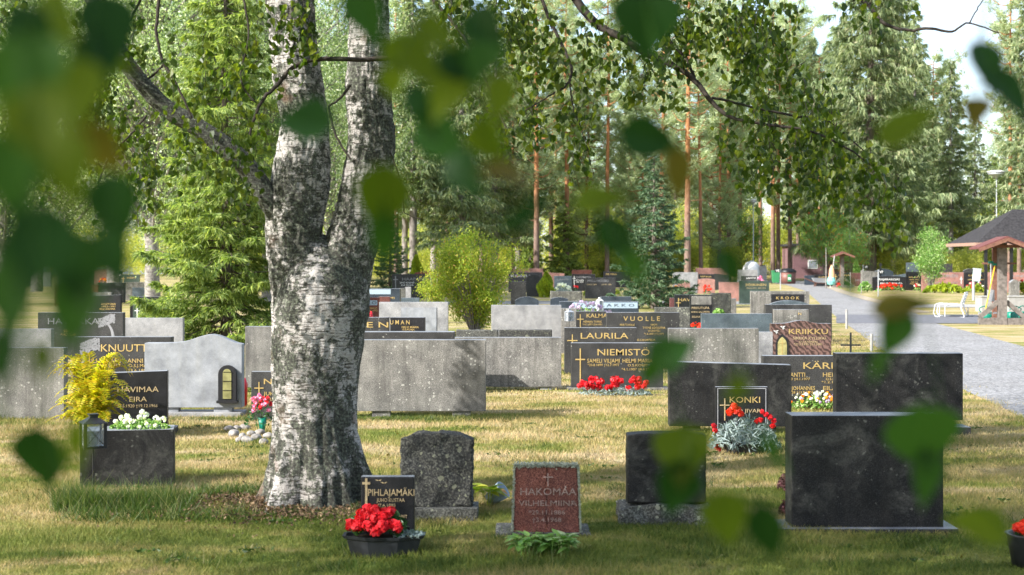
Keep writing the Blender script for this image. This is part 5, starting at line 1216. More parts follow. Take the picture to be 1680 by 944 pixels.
# yellow fern
x, Y, s = at(150, 722)
rt = empty('fern', (x, Y, 0), 0, 'large yellowing fern between the planter and the slanted gravestone', 'fern'); b = MB(); r = np.random.default_rng(15)
for i in range(100):
    a = r.random()*6.283; L = (.50+.36*r.random()) if i % 2 else (.26+.26*r.random()); out = (.12+.34*r.random()) if i % 2 else (.24+.20*r.random()); t = np.linspace(0, 1, 26)
    rz = L*np.sin(t*math.pi*.62)/math.sin(math.pi*.62)*(.95)-.10*t**3; rx = out*t**1.4
    pth = np.stack([math.cos(a)*rx+r.normal(0, .02), math.sin(a)*rx*.8, rz], 1); tube(b, pth, np.linspace(.004, .001, 26), 3, cap=False)
    tg = np.gradient(pth, axis=0); tg /= np.linalg.norm(tg, axis=1)[:, None]
    sd_ = np.cross(tg, [[0, 0, 1.0]]); sd_ /= np.linalg.norm(sd_, axis=1)[:, None]+1e-6
    q = np.repeat(np.linspace(.12, 1, 60), 2); idx = np.minimum((q*25).astype(int), 24); sg = np.tile([1, -1], 60)
    ln = .085*np.sin(np.clip(q, 0, 1)**.7*math.pi*.93+.05)+.012
    d = sd_[idx]*sg[:, None]+tg[idx]*.45+r.normal(0, .07, (120, 3)); d /= np.linalg.norm(d, axis=1)[:, None]
    leaves(b, pth[idx]+d*ln[:, None]*.5, ln, .012, d, r=r, fold=.1, nrm=np.cross(d, tg[idx]))
b.build('fronds', M['fern'], rt)
# lantern on a stake
def lantern(name, label, px, y0, y1, yb, wpx, m='iron', stake=True, Yoff=0):
    x, Y, s = at(px, yb); root = empty(name, (x, Y+Yoff, 0), .5, label, 'lantern')
    w = wpx*s/2*.8; z0 = (yb-y1)*s; z1 = (yb-y0)*s; hb = z1-z0; b = MB()
    box(b, -w, w, -w, w, z0, z0+hb*.06)
    for i in (-1, 1):
        for j in (-1, 1): box(b, i*w-.010*hb/.23, i*w+.010*hb/.23, j*w-.010*hb/.23, j*w+.010*hb/.23, z0, z0+hb*.74)
    for k in (0, 1, 2, 3):
        q = Matrix.Rotation(k*math.pi/2, 4, 'Z')
        for sg in (1, -1): bar(b, q @ Vector((-w*sg, -w, z0+.05*hb)), q @ Vector((w*sg, -w, z0+.72*hb)), .003)
    b.build('cage', M[m], root)
    b = MB(); zt = z0+hb*.74
    V = [(i*w*1.25, j*w*1.25, zt) for i, j in ((-1, -1), (1, -1), (1, 1), (-1, 1))]+[(i*w*.45, j*w*.45, zt+hb*.15) for i, j in ((-1, -1), (1, -1), (1, 1), (-1, 1))]
    b.add(V, BOXF); box(b, -w*.4, w*.4, -w*.4, w*.4, zt+hb*.15, zt+hb*.23); box(b, -w*.5, w*.5, -w*.5, w*.5, zt+hb*.23, z1); b.build('roof', M[m], root)
    b = MB(); box(b, -w*.93, w*.93, -w*.93, w*.93, z0+hb*.07, z0+hb*.72); b.build('glass', M['glass'], root)
    b = MB(); lathe(b, [(0, z0+hb*.07), (w*.4, z0+hb*.07), (w*.4, z0+hb*.35), (0, z0+hb*.36)], 12); b.build('candle', M['wax'], root)
    if stake:
        b = MB(); tube(b, [(0, 0, -.05), (0, 0, z0)], .0055, 6); b.build('stake', M['iron'], root)
    return root
lantern('grave_lantern', 'black lantern with crossed bars on a stake before the black planter', 153, 679, 735, 812, 40)
lantern('grave_lantern', 'white lantern among lilac flowers before the pale letter band', 984, 488, 510, 536, 9, 'whitep')
lantern('grave_lantern', 'small grey lantern hanging beside the gold cross gravestone', 934, 507, 527, 584, 12, 'steel')
# shade-loving and other small plants
def hosta(label, px0, px1, yt, yb, n, L, Wd, m='hosta', seed=1, cat='plant', name='hosta_plant', depth=.1, nk=4):
    x, Y, s = at((px0+px1)/2, yb); rt = empty(name, (x, Y, 0), 0, label, cat); r = np.random.default_rng(seed); w = (px1-px0)/2*s; h = (yb-yt)*s; b = MB()
    hearts = np.linspace(-w*.7, w*.7, nk)
    for i in range(n):
        hx = hearts[r.integers(0, nk)]+r.normal(0, .01); a = r.random()*6.283; e = .5+.5*r.random()
        base = np.array([hx, r.normal(0, depth*.4), h*.25*r.random()]); d = np.array([math.cos(a)*e, math.sin(a)*e*.8, .55*r.random()+.15]); d /= np.linalg.norm(d)
        nn = np.array([-d[0]*.3, -d[1]*.3, 1.0]); tip = base+d*L*.35+[0, 0, h*.4]
        tube(b, [base*[1, 1, 0], tip], .002, 3, cap=False); leaf_shape(b, tip, d+np.array([0, 0, -.5]), nn, L*(.7+.5*r.random()), Wd)
    b.build('foliage', M[m], rt); return rt
hosta('pale-edged hosta plants at the foot of the leaning red granite gravestone', 836, 946, 870, 914, 260, .075, .038, seed=3, nk=8)
hosta('broad-leaved green and brown plant behind the dark round-topped gravestone', 768, 808, 786, 836, 26, .12, .07, 'limebush', 4, nk=2)
x, Y, s = at(803, 832)
b = MB(); lathe(b, [(0, 0), (.045, 0), (.065, .13), (.06, .13), (.042, .01), (0, .01)], 16); o = b.build('plastic_pot', M['bluish'], smooth=True, loc=(x, Y, .05)); o.rotation_euler = (0.3, .9, 0)
tag(o, 'pale blue plastic pot lying tipped beside the dark round-topped gravestone', 'flower pot')
plant('heather_plant', 'purple-brown heather clump peeking out left of the nearest large black stone', 1272, 1310, 772, 808, None, 'lilac', nl=0)
bpy.data.objects.remove(bpy.data.objects['heather_plant'])
M['heather'] = leaf_mat('purple_brown_heather', [(0, (0.05, 0.03, 0.025)), (1, (0.20, 0.08, 0.09))], 0.2, 0.7)
plant('heather_plant', 'purple-brown heather clump peeking out left of the nearest large black stone', 1276, 1306, 770, 806, None, 'heather', nl=500, lsz=.025, seed=9, cat='plant', depth=.1)
plant('heather_plant', 'lower dark heather clump at the left foot of the nearest large black stone', 1278, 1300, 815, 850, None, 'heather', nl=400, lsz=.025, seed=10, cat='plant', depth=.08)
def vase(root, w, d, h, s):
    b = MB(); lathe(b, [(0, 0), (.02, 0), (.045, .16), (.04, .16), (.018, .01)], 14, (0.02, 0, 0)); b.build('vase', M['greenp'], root, True)
rt = plant('flower_vase', 'pink and red flowers in a green cone vase left of the birch trunk', 402, 452, 652, 712, ['pinkpetal', 'pinkpetal', 'redpetal'], 'potleaf', 22, .022, 16, .028, 120, .04, .1, vase, 'flowers', seed=12)
for c in rt.children:
    if c.name.startswith(('foliage', 'blossoms')): c.location.z = .05
# ring of field stones
r = np.random.default_rng(16)
for i, (px, py) in enumerate([(376, 704), (388, 703), (402, 702), (384, 712), (398, 716), (412, 712), (393, 722), (406, 723), (420, 719), (432, 726), (426, 711), (440, 716)]):
    x, Y, s = at(px, py+4); b = bmesh.new(); bmesh.ops.create_icosphere(b, subdivisions=3, radius=.045*(0.8+.4*r.random()))
    for v in b.verts: v.co = Vector((v.co.x*1.2, v.co.y, v.co.z*.8))*(1+.25*mnoise.noise(v.co*18+Vector((i*3, 0, 0))))
    me = bpy.data.meshes.new('field_stone'); b.to_mesh(me); b.free(); me.materials.append(M['pebble']); me.polygons.foreach_set('use_smooth', np.full(len(me.polygons), True))
    o = bpy.data.objects.new('field_stone', me); COL.objects.link(o); o.location = (x, Y, .025); o.rotation_euler.z = r.random()*6
    tag(o, 'rounded grey field stone in the ring around the pink flowers by the birch', 'stone', 'field stones ringing the pink flowers')
def pot_round(root, w, d, h, s):
    b = MB(); lathe(b, [(0, 0), (.09, 0), (.12, .17), (.13, .18), (.11, .18), (.1, .15), (0, .15)], 18); b.build('pot', M['blackplastic'], root, True)
rt = plant('flower_tub', 'scarlet flowers in a black pot at the lower right corner', 1664, 1712, 885, 928, 'orangered', 'potleaf', 18, .03, 26, .04, 100, .05, .1, pot_round, 'flower pot', seed=13)
for c in rt.children:
    if c.name.startswith(('foliage', 'blossoms')): c.location.z = .1
SM = [('red flowers beside the wheat motif gravestone', 1042, 1092, 552, 584, 'orangered', 'potleaf', 30, .04, 10, .05, 60, .06),
 ('white flowers at the foot of the veined brown gravestone', 1322, 1354, 566, 606, 'whitepetal', 'potleaf', 22, .03, 12, .04, 60, .06),
 ('small red flowers left of the white ones before the veined brown gravestone', 1306, 1326, 577, 606, 'redpetal', 'potleaf', 10, .03, 12, .04, 20, .05),
 ('red flowers below the picture panel gravestone', 1129, 1155, 527, 552, 'orangered', 'potleaf', 8, .05, 10, .06, 40, .07),
 ('scarlet pelargonium on the slope right of the small spruce', 1153, 1168, 466, 488, 'orangered', 'potleaf', 9, .07, 12, .09, 40, .1),
 ('white and red flowers right of the scarlet pelargonium', 1188, 1210, 473, 492, ['whitepetal', 'orangered'], 'dusty', 14, .06, 8, .08, 60, .08),
 ('orange flowers left of the pink rounded gravestones', 1098, 1114, 468, 484, 'orangepetal', 'potleaf', 10, .05, 8, .07, 30, .08),
 ('tall lilac flowers before the long lettered band stone', 918, 1012, 494, 540, 'lilac', 'hosta', 40, .05, 12, .05, 200, .08),
 ('white flowers before the blue-grey gravestone', 906, 938, 465, 484, 'whitepetal', 'dusty', 26, .07, 10, .09, 120, .1),
 ('red flower at the foot of the silver-cross gravestone', 940, 950, 468, 480, 'redpetal', 'potleaf', 6, .06, 8, .08, 20, .08),
 ('yellow-green lilies before the silver-lettered dark gravestone', 957, 1018, 463, 486, 'orangepetal', 'thuja', 6, .04, 6, .06, 260, .18),
 ('red geranium between the white cross and the grey slab, left', 122, 141, 478, 505, 'orangered', 'potleaf', 4, .06, 14, .08, 120, .1),
 ('orange flowers before the pink gravestone, far left', 158, 184, 456, 470, ['orangepetal', 'orangered'], 'potleaf', 16, .08, 8, .1, 60, .12),
 ('bright pink flowers beside the pale far gravestone', 1241, 1254, 454, 474, 'pinkpetal', 'potleaf', 8, .1, 10, .12, 20, .1),
 ('leafy green plant before the rough black block', 1168, 1192, 502, 526, None, 'hosta', 0, 0, 0, 0, 160, .12),
 ('row of scarlet flowers before the white surname stone', 1436, 1486, 466, 479, 'orangered', 'hosta', 26, .09, 10, .11, 160, .12),
 ('red and white flowers right of the tall black gravestone', 1498, 1512, 466, 480, ['redpetal', 'whitepetal'], 'hosta', 8, .07, 8, .09, 40, .12),
 ('hosta bed in front of the wide pink gravestone', 1515, 1582, 462, 481, None, 'thuja', 0, 0, 0, 0, 420, .26),
 ('red and white flowers with hostas right of the wide pink gravestone', 1583, 1618, 462, 480, ['redpetal', 'whitepetal'], 'thuja', 20, .08, 8, .1, 220, .22),
 ('green perennials left of the white surname stone', 1408, 1430, 458, 480, None, 'hosta', 0, 0, 0, 0, 200, .2),
 ('red flowers before the maroon gravestone', 1372, 1380, 465, 474, 'redpetal', 'hosta', 5, .07, 8, .09, 20, .1),
 ('yellow flowers at the right side of the tool stand', 1664, 1690, 458, 482, ['redpetal', 'whitepetal'], 'thuja', 12, .08, 8, .1, 200, .22),
]
for i, (lb, a, c, yt, yb, pe, lm, nb, br_, npet, psz, nl, lsz) in enumerate(SM):
    plant('flower_bed', lb, a, c, yt, yb, pe, lm, nb, br_, npet, psz, nl, lsz, cat='flowers', seed=30+i)
def candle(label, px, y0, y1, yb):
    x, Y, s = at(px, yb); b = MB(); hh = (yb-y0)*s; lathe(b, [(0, 0), (.04, 0), (.045, hh*.8), (.02, hh), (0, hh)], 12)
    tag(b.build('grave_candle', plain('red_plastic', (0.55, 0.01, 0.02), .3, .5), smooth=True, loc=(x, Y, 0)), label, 'candle')
candle('red grave candle beside the pale wave-topped stone', 400, 620, 640, 668)
candle('small red grave candle before the plated reddish-brown gravestone', 609, 511, 518, 560)
# shrubs
def shrub(name, label, px, yb, hpx, wpx, lm, n, ncl, size, seed, stems=10, low=.12, cat='shrub', cs=.16):
    x, Y, s = at(px, yb); h = hpx*s; R = wpx/2*s; r = np.random.default_rng(seed); rt = empty(name, (x, Y, 0), 0, label, cat)
    b = MB(); cc = rand_unit(ncl, r)*(r.random(ncl)**.4)[:, None]*np.array([R, R, h*(1-low)/2])+np.array([0, 0, h*(1+low)/2])
    cc[:, :2] *= (0.45+0.75*np.clip(cc[:, 2:3]/h, 0, .75))
    an = np.arctan2(cc[:, 1], cc[:, 0]); cc *= (1+.22*np.sin(an*3+seed)+.12*np.sin(an*7+cc[:, 2]*5))[:, None]; cc[:, 2] = np.minimum(cc[:, 2], h*1.05)
    k = r.integers(0, ncl, n); p = cc[k]+r.normal(0, cs, (n, 3)); d = rand_unit(n, r); d[:, 2] = np.abs(d[:, 2])+.2
    leaves(b, p, size*(.6+.7*r.random(n)), size*.45*(.6+.6*r.random(n)), d, r=r, fold=.15); b.build('foliage', M[lm], rt)
    b = MB()
    for q in cc[::max(1, ncl//(stems*4))]: tube(b, smooth_path([(q[0]*.12, q[1]*.12, 0), (q[0]*.5, q[1]*.5, q[2]*.6), q], 3), np.linspace(.014, .003, 7), 4, cap=False)
    b.build('stems', M['greybark'], rt)
shrub('garden_bush', 'large lime-green bush with reddish shoot tips in the middle of the graves', 780, 549, 156, 150, 'limebush', 24000, 90, .065, 71, 14, cs=.12)
shrub('garden_bush', 'small side bush with reddish leaves left of the large lime-green bush', 712, 530, 82, 46, 'limebush', 4000, 60, .055, 72, 6, cs=.1, low=.4)
shrub('young_tree', 'young bright green tree behind the wide pink gravestone', 1527, 480, 92, 52, 'hosta', 5500, 46, .13, 73, 6, .3, 'tree', cs=.22)
def thuja(label, px, yb, yt, wpx, seed, m='thuja'):
    x, Y, s = at(px, yb); h = (yb-yt)*s; R = wpx/2*s; r = np.random.default_rng(seed); rt = empty('thuja', (x, Y, 0), 0, label, 'thuja'); n = 5000
    u = r.random(n)**.8; a = r.random(n)*6.283; rad = R*np.minimum(1, (1-u)*1.7)**.75*(0.75+.3*np.sin(a*3+u*9+seed))*(0.7+.35*r.random(n))
    p = np.stack([np.cos(a)*rad, np.sin(a)*rad, u*h+.02], 1); d = np.stack([np.cos(a)*.5, np.sin(a)*.5, np.ones(n)], 1)+r.normal(0, .25, (n, 3))
    b = MB(); leaves(b, p, h*.11, h*.04, d, r=r, fold=.1); b.build('foliage', M[m], rt)
    b = MB(); tube(b, [(0, 0, -.05), (0, 0, h*.8)], [.04, .01], 6); b.build('trunk', M['sprucebark'], rt)
thuja('golden thuja with a leaning top in the centre of the cemetery', 896, 488, 447, 30, 1)
thuja('tiny golden thuja left of the grey round-topped gravestone', 858, 473, 446, 13, 2)
thuja('small bright conical thuja behind the wide dark gravestone with silver cross', 683, 474, 420, 26, 3)
thuja('small round green thuja before the maroon house', 1405, 466, 428, 17, 4, 'hosta')
# grass tufts left long at the foot of stones
def tuft(label, px0, px1, yb, hpx, n, seed):
    x0, Y, s = at(px0, yb); x1 = (px1-CX)*s; r = np.random.default_rng(seed); b = MB()
    c = np.stack([x0+(x1-x0)*r.random(n), Y+r.normal(0, .09, n), np.zeros(n)], 1)
    k = np.array([mnoise.noise(Vector((q[0]*5+seed, q[1]*9, 0)))+.5*mnoise.noise(Vector((q[0]*14+seed, q[1]*20, 3))) for q in c])*.75+.5
    keep = r.random(n) < np.clip(k*1.3, .08, 1); c = c[keep]; k = np.clip(k[keep], .1, 1); n = len(c)
    hh = hpx*s*(.25+.5*r.random(n)+.35*r.random(n)**6)*(.35+.8*k)
    tip = c+np.stack([r.normal(0, .5, n)*hh, r.normal(0, .45, n)*hh, hh], 1); spikes(b, c, tip, .0045, r=r)
    tag(b.build('grass_tuft', M['tuftgrass']), label, 'grass', kind='stuff')
tuft('tall green grass at the foot of the black planter', 96, 320, 832, 66, 8000, 1)
tuft('sparse seeding grass before the planter', 100, 420, 850, 50, 1500, 11)
tuft('tall green grass right of the planter', 320, 440, 812, 36, 2600, 2)
tuft('grass round the base of the squat dark stone', 985, 1170, 872, 26, 3000, 3)
tuft('grass around the birch foot', 420, 640, 842, 18, 3600, 4)
tuft('grass along the base of the nearest black stone', 1262, 1575, 880, 12, 4200, 5)
tuft('grass round the small black gravestone', 560, 800, 905, 18, 3000, 6)
tuft('grass under the broad grey slab', 570, 800, 689, 12, 4000, 7)
tuft('grass under the pale wave-topped stone', 240, 420, 690, 12, 2600, 8)
b = MB(); r = np.random.default_rng(27)
for i in range(420):
    Y = 7.8+9*r.random()**1.3; X = (r.random()*2-1)*.36*Y; k = r.integers(14, 60); hh = .025+.045*r.random()**2; sp = .02+.05*r.random()
    if CX+X*F/Y > np.interp(HY+F*H/Y, [572, 607, 645, 692], [1440, 1520, 1590, 1690]): continue
    c = np.stack([X+r.normal(0, sp*1.6, k), Y+r.normal(0, sp, k), gz(X, Y)*np.ones(k)], 1)
    spikes(b, c, c+np.stack([r.normal(0, .5, k)*hh, r.normal(0, .5, k)*hh, hh*(.5+r.random(k))], 1), .005, r=r)
for i in range(90):
    Y = 8+7*r.random(); X = (r.random()*2-1)*.36*Y; k = r.integers(8, 22); c = np.stack([X+r.normal(0, .05, k), Y+r.normal(0, .04, k), np.full(k, .02)], 1)
    dd = rand_unit(k, r); dd[:, 2] = np.abs(dd[:, 2])*.3; leaves(b, c, .04, .022, dd, r=r)
tag(b.build('lawn_weeds', M['tuftgrass']), 'clumps of greener grass and small weeds scattered over the lawn', 'grass', kind='stuff')
b = MB(); r = np.random.default_rng(17); n = 130
Y = 8+7*r.random(n); X = (r.random(n)*2-1)*.35*Y
leaves(b, np.stack([X, Y, np.full(n, .02)], 1), .035, .028, np.stack([r.normal(size=n), r.normal(size=n), r.normal(0, .15, n)], 1), r=r)
tag(b.build('fallen_leaves', M['fg_brown']), 'a few fallen brown leaves on the lawn', 'leaves', kind='stuff')

b = MB(); r = np.random.default_rng(18); n = 5200; a = r.random(n)*6.283; q = .28+np.abs(r.normal(0, .30, n)); X = (-1.36+np.cos(a)*q*1.3); Y = 10.0+np.sin(a)*q
leaves(b, np.stack([X, Y, .012+r.random(n)*.03], 1), .028, .018, np.stack([r.normal(size=n), r.normal(size=n), r.normal(0, .5, n)], 1), r=r)
tag(b.build('leaf_litter', leaf_mat('brown_litter', [(0, (.05, .03, .02)), (.6, (.14, .085, .05)), (1, (.26, .18, .10))], .1, .8)), 'brown leaf litter round the foot of the old forked birch', 'leaves', kind='stuff')

# ------------------------------------------------------------------ furniture and buildings
def obj1(mb, name, m, x, Y, label, cat, smooth=False, rz=0):
    o = mb.build(name, m, smooth=smooth, loc=(x, Y, 0)); o.rotation_euler.z = rz; return tag(o, label, cat)
# bins
x, Y, s = at(1272.5, 466); rt = empty('wheeled_bin', (x, Y, 0), 0, 'green wheeled bin beside the brown round bin at the end of the road', 'bin')
b = MB(); v = [(-.24, -.26, .1), (.24, -.26, .1), (.24, .3, .1), (-.24, .3, .1), (-.29, -.34, 1.0), (.29, -.34, 1.0), (.29, .36, 1.0), (-.29, .36, 1.0)]; b.add(v, BOXF); b.build('body', M['bingreen'], rt)
b = MB(); box(b, -.32, .32, -.37, .38, 1.003, 1.09); b.build('lid', M['bingreen'], rt)
for sx in (-.25, .25): b = MB(); tube(b, [(sx-.03, .3, .1), (sx+.03, .3, .1)], .1, 14); b.build('wheel', M['iron'], rt)
rt.scale = (.95, .95, .95)
x, Y, s = at(1292.5, 466); rt = empty('round_bin', (x, Y, 0), 0, 'round brown waste bin with a black lid and a green notice', 'bin')
b = MB(); lathe(b, [(0, 0), (.58, 0), (.62, .9), (.6, .9), (0, .9)], 28); b.build('body', plain('brown_plastic_slats', (.17, .075, .06), .5), rt, True)
b = MB(); lathe(b, [(.66, .9), (.66, 1.0), (.5, 1.12), (.3, 1.2), (0, 1.22)], 28); b.build('lid', M['iron'], rt, True)
b = MB(); box(b, -.14, .14, -.66, -.625, .2, .75); b.build('notice', M['bingreen'], rt)
b = MB(); box(b, -.10, .10, -.668, -.662, .35, .5); b.build('notice_text', M['wht'], rt)
# lamp posts
def lamp(label, px, yb, yt, headw):
    x, Y, s = at(px, yb); h = (yb-yt)*s; w = headw*s/2; rt = empty('street_lamp', (x, Y, 0), 0, label, 'street lamp')
    b = MB(); tube(b, [(0, 0, 0), (0, 0, h*.12), (0, 0, h*.125), (0, 0, h*.93)], [.07, .065, .045, .04], 10); b.build('post', M['steel'], rt, True)
    b = MB(); lathe(b, [(.04, h*.925), (w*.35, h*.95), (w*.9, h*.965), (w*.95, h*.975), (w*.4, h*.98)], 24); b.build('shade', M['steel'], rt, True)
    b = MB(); lathe(b, [(w*.4, h*.98), (w, h*.982), (w, h*.992), (w*.5, h), (0, h)], 24); b.build('lamp_cap', M['whitep'], rt, True)
lamp('tall lamp post with a wide white disc head, right side', 1635, 466, 280, 30)
lamp('slim lamp post far away above the round white tank', 1236, 462, 327, 11)
def rowsign(label, px, yt, yb, plate, txt):
    x, Y, s = at(px, yb); rt = empty('row_sign', (x, Y, 0), 0, label, 'sign'); h = (yb-yt)*s
    b = MB(); tube(b, [(0, 0, 0), (0, 0, h)], .03, 8); b.build('post', M['steel'], rt, True)
    x0, x1, y0, y1 = plate; b = MB(); box(b, (x0-px)*s, (x1-px)*s, -.05, -.03, (yb-y1)*s, (yb-y0)*s); pl = b.build('plate', M['iron'], rt)
    cu = bpy.data.curves.new('t', 'FONT'); cu.body = txt; cu.size = (y1-y0)*s*.95; cu.align_x = 'CENTER'; cu.extrude = .002; cu.offset = .004
    o = bpy.data.objects.new('t', cu); COL.objects.link(o); bpy.context.view_layer.update()
    me = bpy.data.meshes.new_from_object(o.evaluated_get(bpy.context.evaluated_depsgraph_get())); bpy.data.objects.remove(o)
    me.materials.clear(); me.materials.append(M['wht']); n_ = bpy.data.objects.new('lettering', me); COL.objects.link(n_); n_.parent = pl
    n_.rotation_euler = (math.pi/2, 0, 0); n_.location = ((x0+x1)/2*s-px*s, -.053, (yb-y1)*s+(y1-y0)*s*.16)
rowsign('thin sign post with dark plate reading VS before the bins', 1280.5, 441, 476, (1271, 1280, 441.5, 447), 'VS')
rowsign('thin sign post with plate V7 before the white surname stone', 1441, 443, 487, (1442, 1449, 443.5, 449), 'V7')
rowsign('small sign post with plate VI behind the maroon gravestone', 1416, 435, 472, (1417, 1424, 436, 441), 'VI')
rowsign('small sign post with plate V beside the pale far gravestone', 1255, 435, 462, (1249.5, 1254.5, 435, 439), 'V')
for i, (px, yt, yb) in enumerate([(1389, 508, 540), (1430, 548, 577), (1395, 447, 478), (1413, 470, 482), (1588, 505, 520)]):
    x, Y, s = at(px, yb); b = MB(); tube(b, [(0, 0, 0), (0, 0, (yb-yt)*s)], .03 if i < 2 else .02, 8)
    lb = ['pale marker post in the grass left of the road', 'short pale marker post nearest the iron cross', 'thin post before the black and maroon gravestones', 'tiny white marker left of the perennials', 'small marker stake left of the white bench end'][i]
    obj1(b, 'marker_post', M['concrete'], x, Y, lb, 'post', True)
# grey box on a post
x, Y, s = at(1597, 493); rt = empty('meter_box', (x, Y, 0), 0, 'pale green box mounted on a post beside the road', 'box on post')
b = MB(); tube(b, [(0, 0, 0), (0, 0, .85)], .06, 12); b.build('post', M['steel'], rt, True)
q = Matrix.Rotation(-.35, 4, 'Z') @ Matrix.Rotation(.1, 4, 'Y'); b = MB(); box(b, -.14, .19, -.1, .12, .86, 1.38, 0, q); b.build('box', plain('pale_green_paint', (.42, .55, .52), .5), rt)
b = MB(); box(b, -.17, .22, -.13, .15, 1.383, 1.42, 0, q); b.build('lid', M['steel'], rt)
# bench
x, Y, s = at(1558, 521); rt = empty('white_bench', (x, Y, 0), math.radians(0), 'white painted metal bench with slatted back on the dry grass', 'bench')
b = MB(); W_ = .5
for (a, c) in (((-.42, 0), (.36, -.02)), ((-.42, 1.1), (.36, 1.1))):
    ya, yb_ = a[1], c[1]
for yy_ in (0.0, 1.1):
    tube(b, smooth_path([(-.42, yy_, .40), (-.42, yy_, .02), (.33, yy_, .0), (.42, yy_, .06), (.33, yy_, .36), (.46, yy_, .72)], 3), .016, 6)
tube(b, [(-.42, 0, .4), (.33, 0, .36)], .016, 6); tube(b, [(-.42, 1.1, .4), (.33, 1.1, .36)], .016, 6); tube(b, [(-.42, 0, .4), (-.42, 1.1, .4)], .016, 6); tube(b, [(-.42, 0, .02), (-.42, 1.1, .02)], .016, 6)
for xx in (-.3, -.14): tube(b, [(xx, 0, .4), (xx, 0, .02)], .012, 6)
b.build('frame', M['whitep'], rt)
for k in range(5): b = MB(); box(b, -.40+k*.15, -.28+k*.15, -.03, 1.13, .40-k*.008, .42-k*.008); b.build('seat_slat', M['whitep'], rt)
for k in range(4):
    z = .42+k*.09; xx = .33+(z-.36)*.36; b = MB(); box(b, xx-.02, xx+.004, -.03, 1.13, z, z+.075); b.build('back_slat', M['whitep'], rt)
rt.rotation_euler.z = -.38
# tool stand with gable roof
def gable(b, w, d, z, rise, th, ov=0.0, M_=None):
    for sg in (-1, 1):
        v = []
        for (xx, zz) in ((0, z+rise), (sg*w, z)):
            for yy_ in (-d, d): v.append((xx, yy_, zz))
        a_ = np.array(v); a2 = a_+[0, 0, th]
        V = [a_[0], a_[2], a_[3], a_[1], a2[0], a2[2], a2[3], a2[1]]
        b.add(V, BOXF if sg > 0 else BOXF[:, ::-1])
def toolstand(label, px, yb, sc=1.0):
    x, Y, s = at(px, yb); rt = empty('tool_stand', (x, Y, 0), -.12, label, 'tool stand'); rt.scale = (sc,)*3
    b = MB(); box(b, -.11, .11, -.11, .11, 0, 2.22); b.build('post', M['tanw'], rt)
    b = MB(); box(b, -.62, -.113, -.09, .09, 0, .18); box(b, .113, .75, -.09, .09, 0, .18); box(b, -.09, .09, .115, 1.0, 0, .16); b.build('base_beam', M['tanw'], rt)
    for sg in (-1, 1): b = MB(); bar(b, (sg*.60, 0, .19), (sg*.113, 0, .62), .12, .10); b.build('brace', M['tanw'], rt)
    b = MB(); bar(b, (-.45, .35, 1.66), (.45, .35, 1.66), .05); bar(b, (0, .1, 1.66), (0, .5, 1.66), .06); b.build('tool_rail', M['brownw'], rt)
    b = MB(); box(b, -.08, .08, .75, .9, 0, 2.2); b.build('rear_post', M['brownw'], rt)
    b = MB(); gable(b, .74, .66, 2.04, .30, .05); b.build('roof', M['redroof'], rt)
    b = MB()
    for sg in (-1, 1): bar(b, (0, -.68, 2.30), (sg*.74, -.68, 2.01), .09, .04)
    bar(b, (-.45, -.1, 2.12), (.45, -.1, 2.12), .08); b.build('gable_board', M['brownw'], rt); return rt, x, Y, s
rt, tx, tY, ts = toolstand('wooden tool stand with small red gable roof and braced post at the right edge', 1644, 533)
toolstand('distant wooden stand with a small red gable roof before the maroon house', 1382, 472, 1.0)
def tool(label, a, c, z0, z1, yo, hm, head):
    rt = empty('garden_tool', (tx, tY+yo, 0), 0, label, head); b = MB(); tube(b, [(a, 0, z0), (c, 0, z1)], .016, 6); b.build('handle', M[hm], rt)
    b = MB(); d = .14
    if head == 'spade': box(b, a-.1, a+.1, -.01, .01, z0-.1, z0+.22)
    else:
        box(b, a-.18, a+.18, -.01, .01, z0, z0+.03)
        for k in range(8): box(b, a-.18+k*.048, a-.165+k*.048, -.06, -.011, z0-.02, z0)
    b.build('head', M['steel'], rt)
    b = MB(); box(b, c-.07, c+.07, -.02, .02, z1, z1+.06); b.build('grip', M['greenp'], rt)
tool('spade with a green grip hanging in the wooden tool stand', -.22, -.22, .72, 1.66, .25, 'steel', 'spade')
tool('rake with a yellow handle leaning in the wooden tool stand', -.42, -.14, .3, 1.6, .15, 'yellowp', 'rake')
tool('rake with a pale handle hanging right in the wooden tool stand', .03, .03, .3, 1.66, .28, 'tanw', 'rake')
def can(label, px, yb, yo=0, rz=0):
    x, Y, s = at(px, yb); rt = empty('watering_can', (x, Y+yo, 0), rz, label, 'watering can')
    b = MB(); lathe(b, [(0, 0), (.15, 0), (.17, .25), (.12, .30), (.06, .30), (.05, .27)], 20); b.build('body', M['greenp'], rt, True)
    b = MB(); tube(b, smooth_path([(-.14, 0, .25), (-.24, 0, .38), (-.05, 0, .46), (.08, 0, .34)], 4), .014, 6); b.build('handle', M['greenp'], rt, True)
    b = MB(); tube(b, [(.14, 0, .06), (.30, 0, .28), (.36, 0, .38)], [.03, .02, .018], 8); tube(b, [(.35, 0, .37), (.40, 0, .40)], [.02, .05], 10); b.build('spout', M['greenp'], rt, True)
can('green watering can left of the tool stand post', 1626, 530, .3); can('green watering can right of the tool stand post', 1666, 530, .25, 3.0); can('green watering can partly cut off by the right edge', 1683, 529, .1, .4)
for i, (px0, px1, yt, yb, lb) in enumerate([(1611, 1634, 486, 512, 'pale concrete box behind the left watering can'), (1655, 1700, 486, 514, 'grey concrete water basin at the right edge')]):
    x, Y, s = at((px0+px1)/2, yb); b = MB(); w_ = (px1-px0)/2*s; hh = (yb-yt)*s
    box(b, -w_, w_, 0, .7, 0, hh*.93); box(b, -w_-.02, w_+.02, -.02, .72, hh*.935, hh); obj1(b, 'concrete_basin', M['concrete'], x, Y, lb, 'basin')
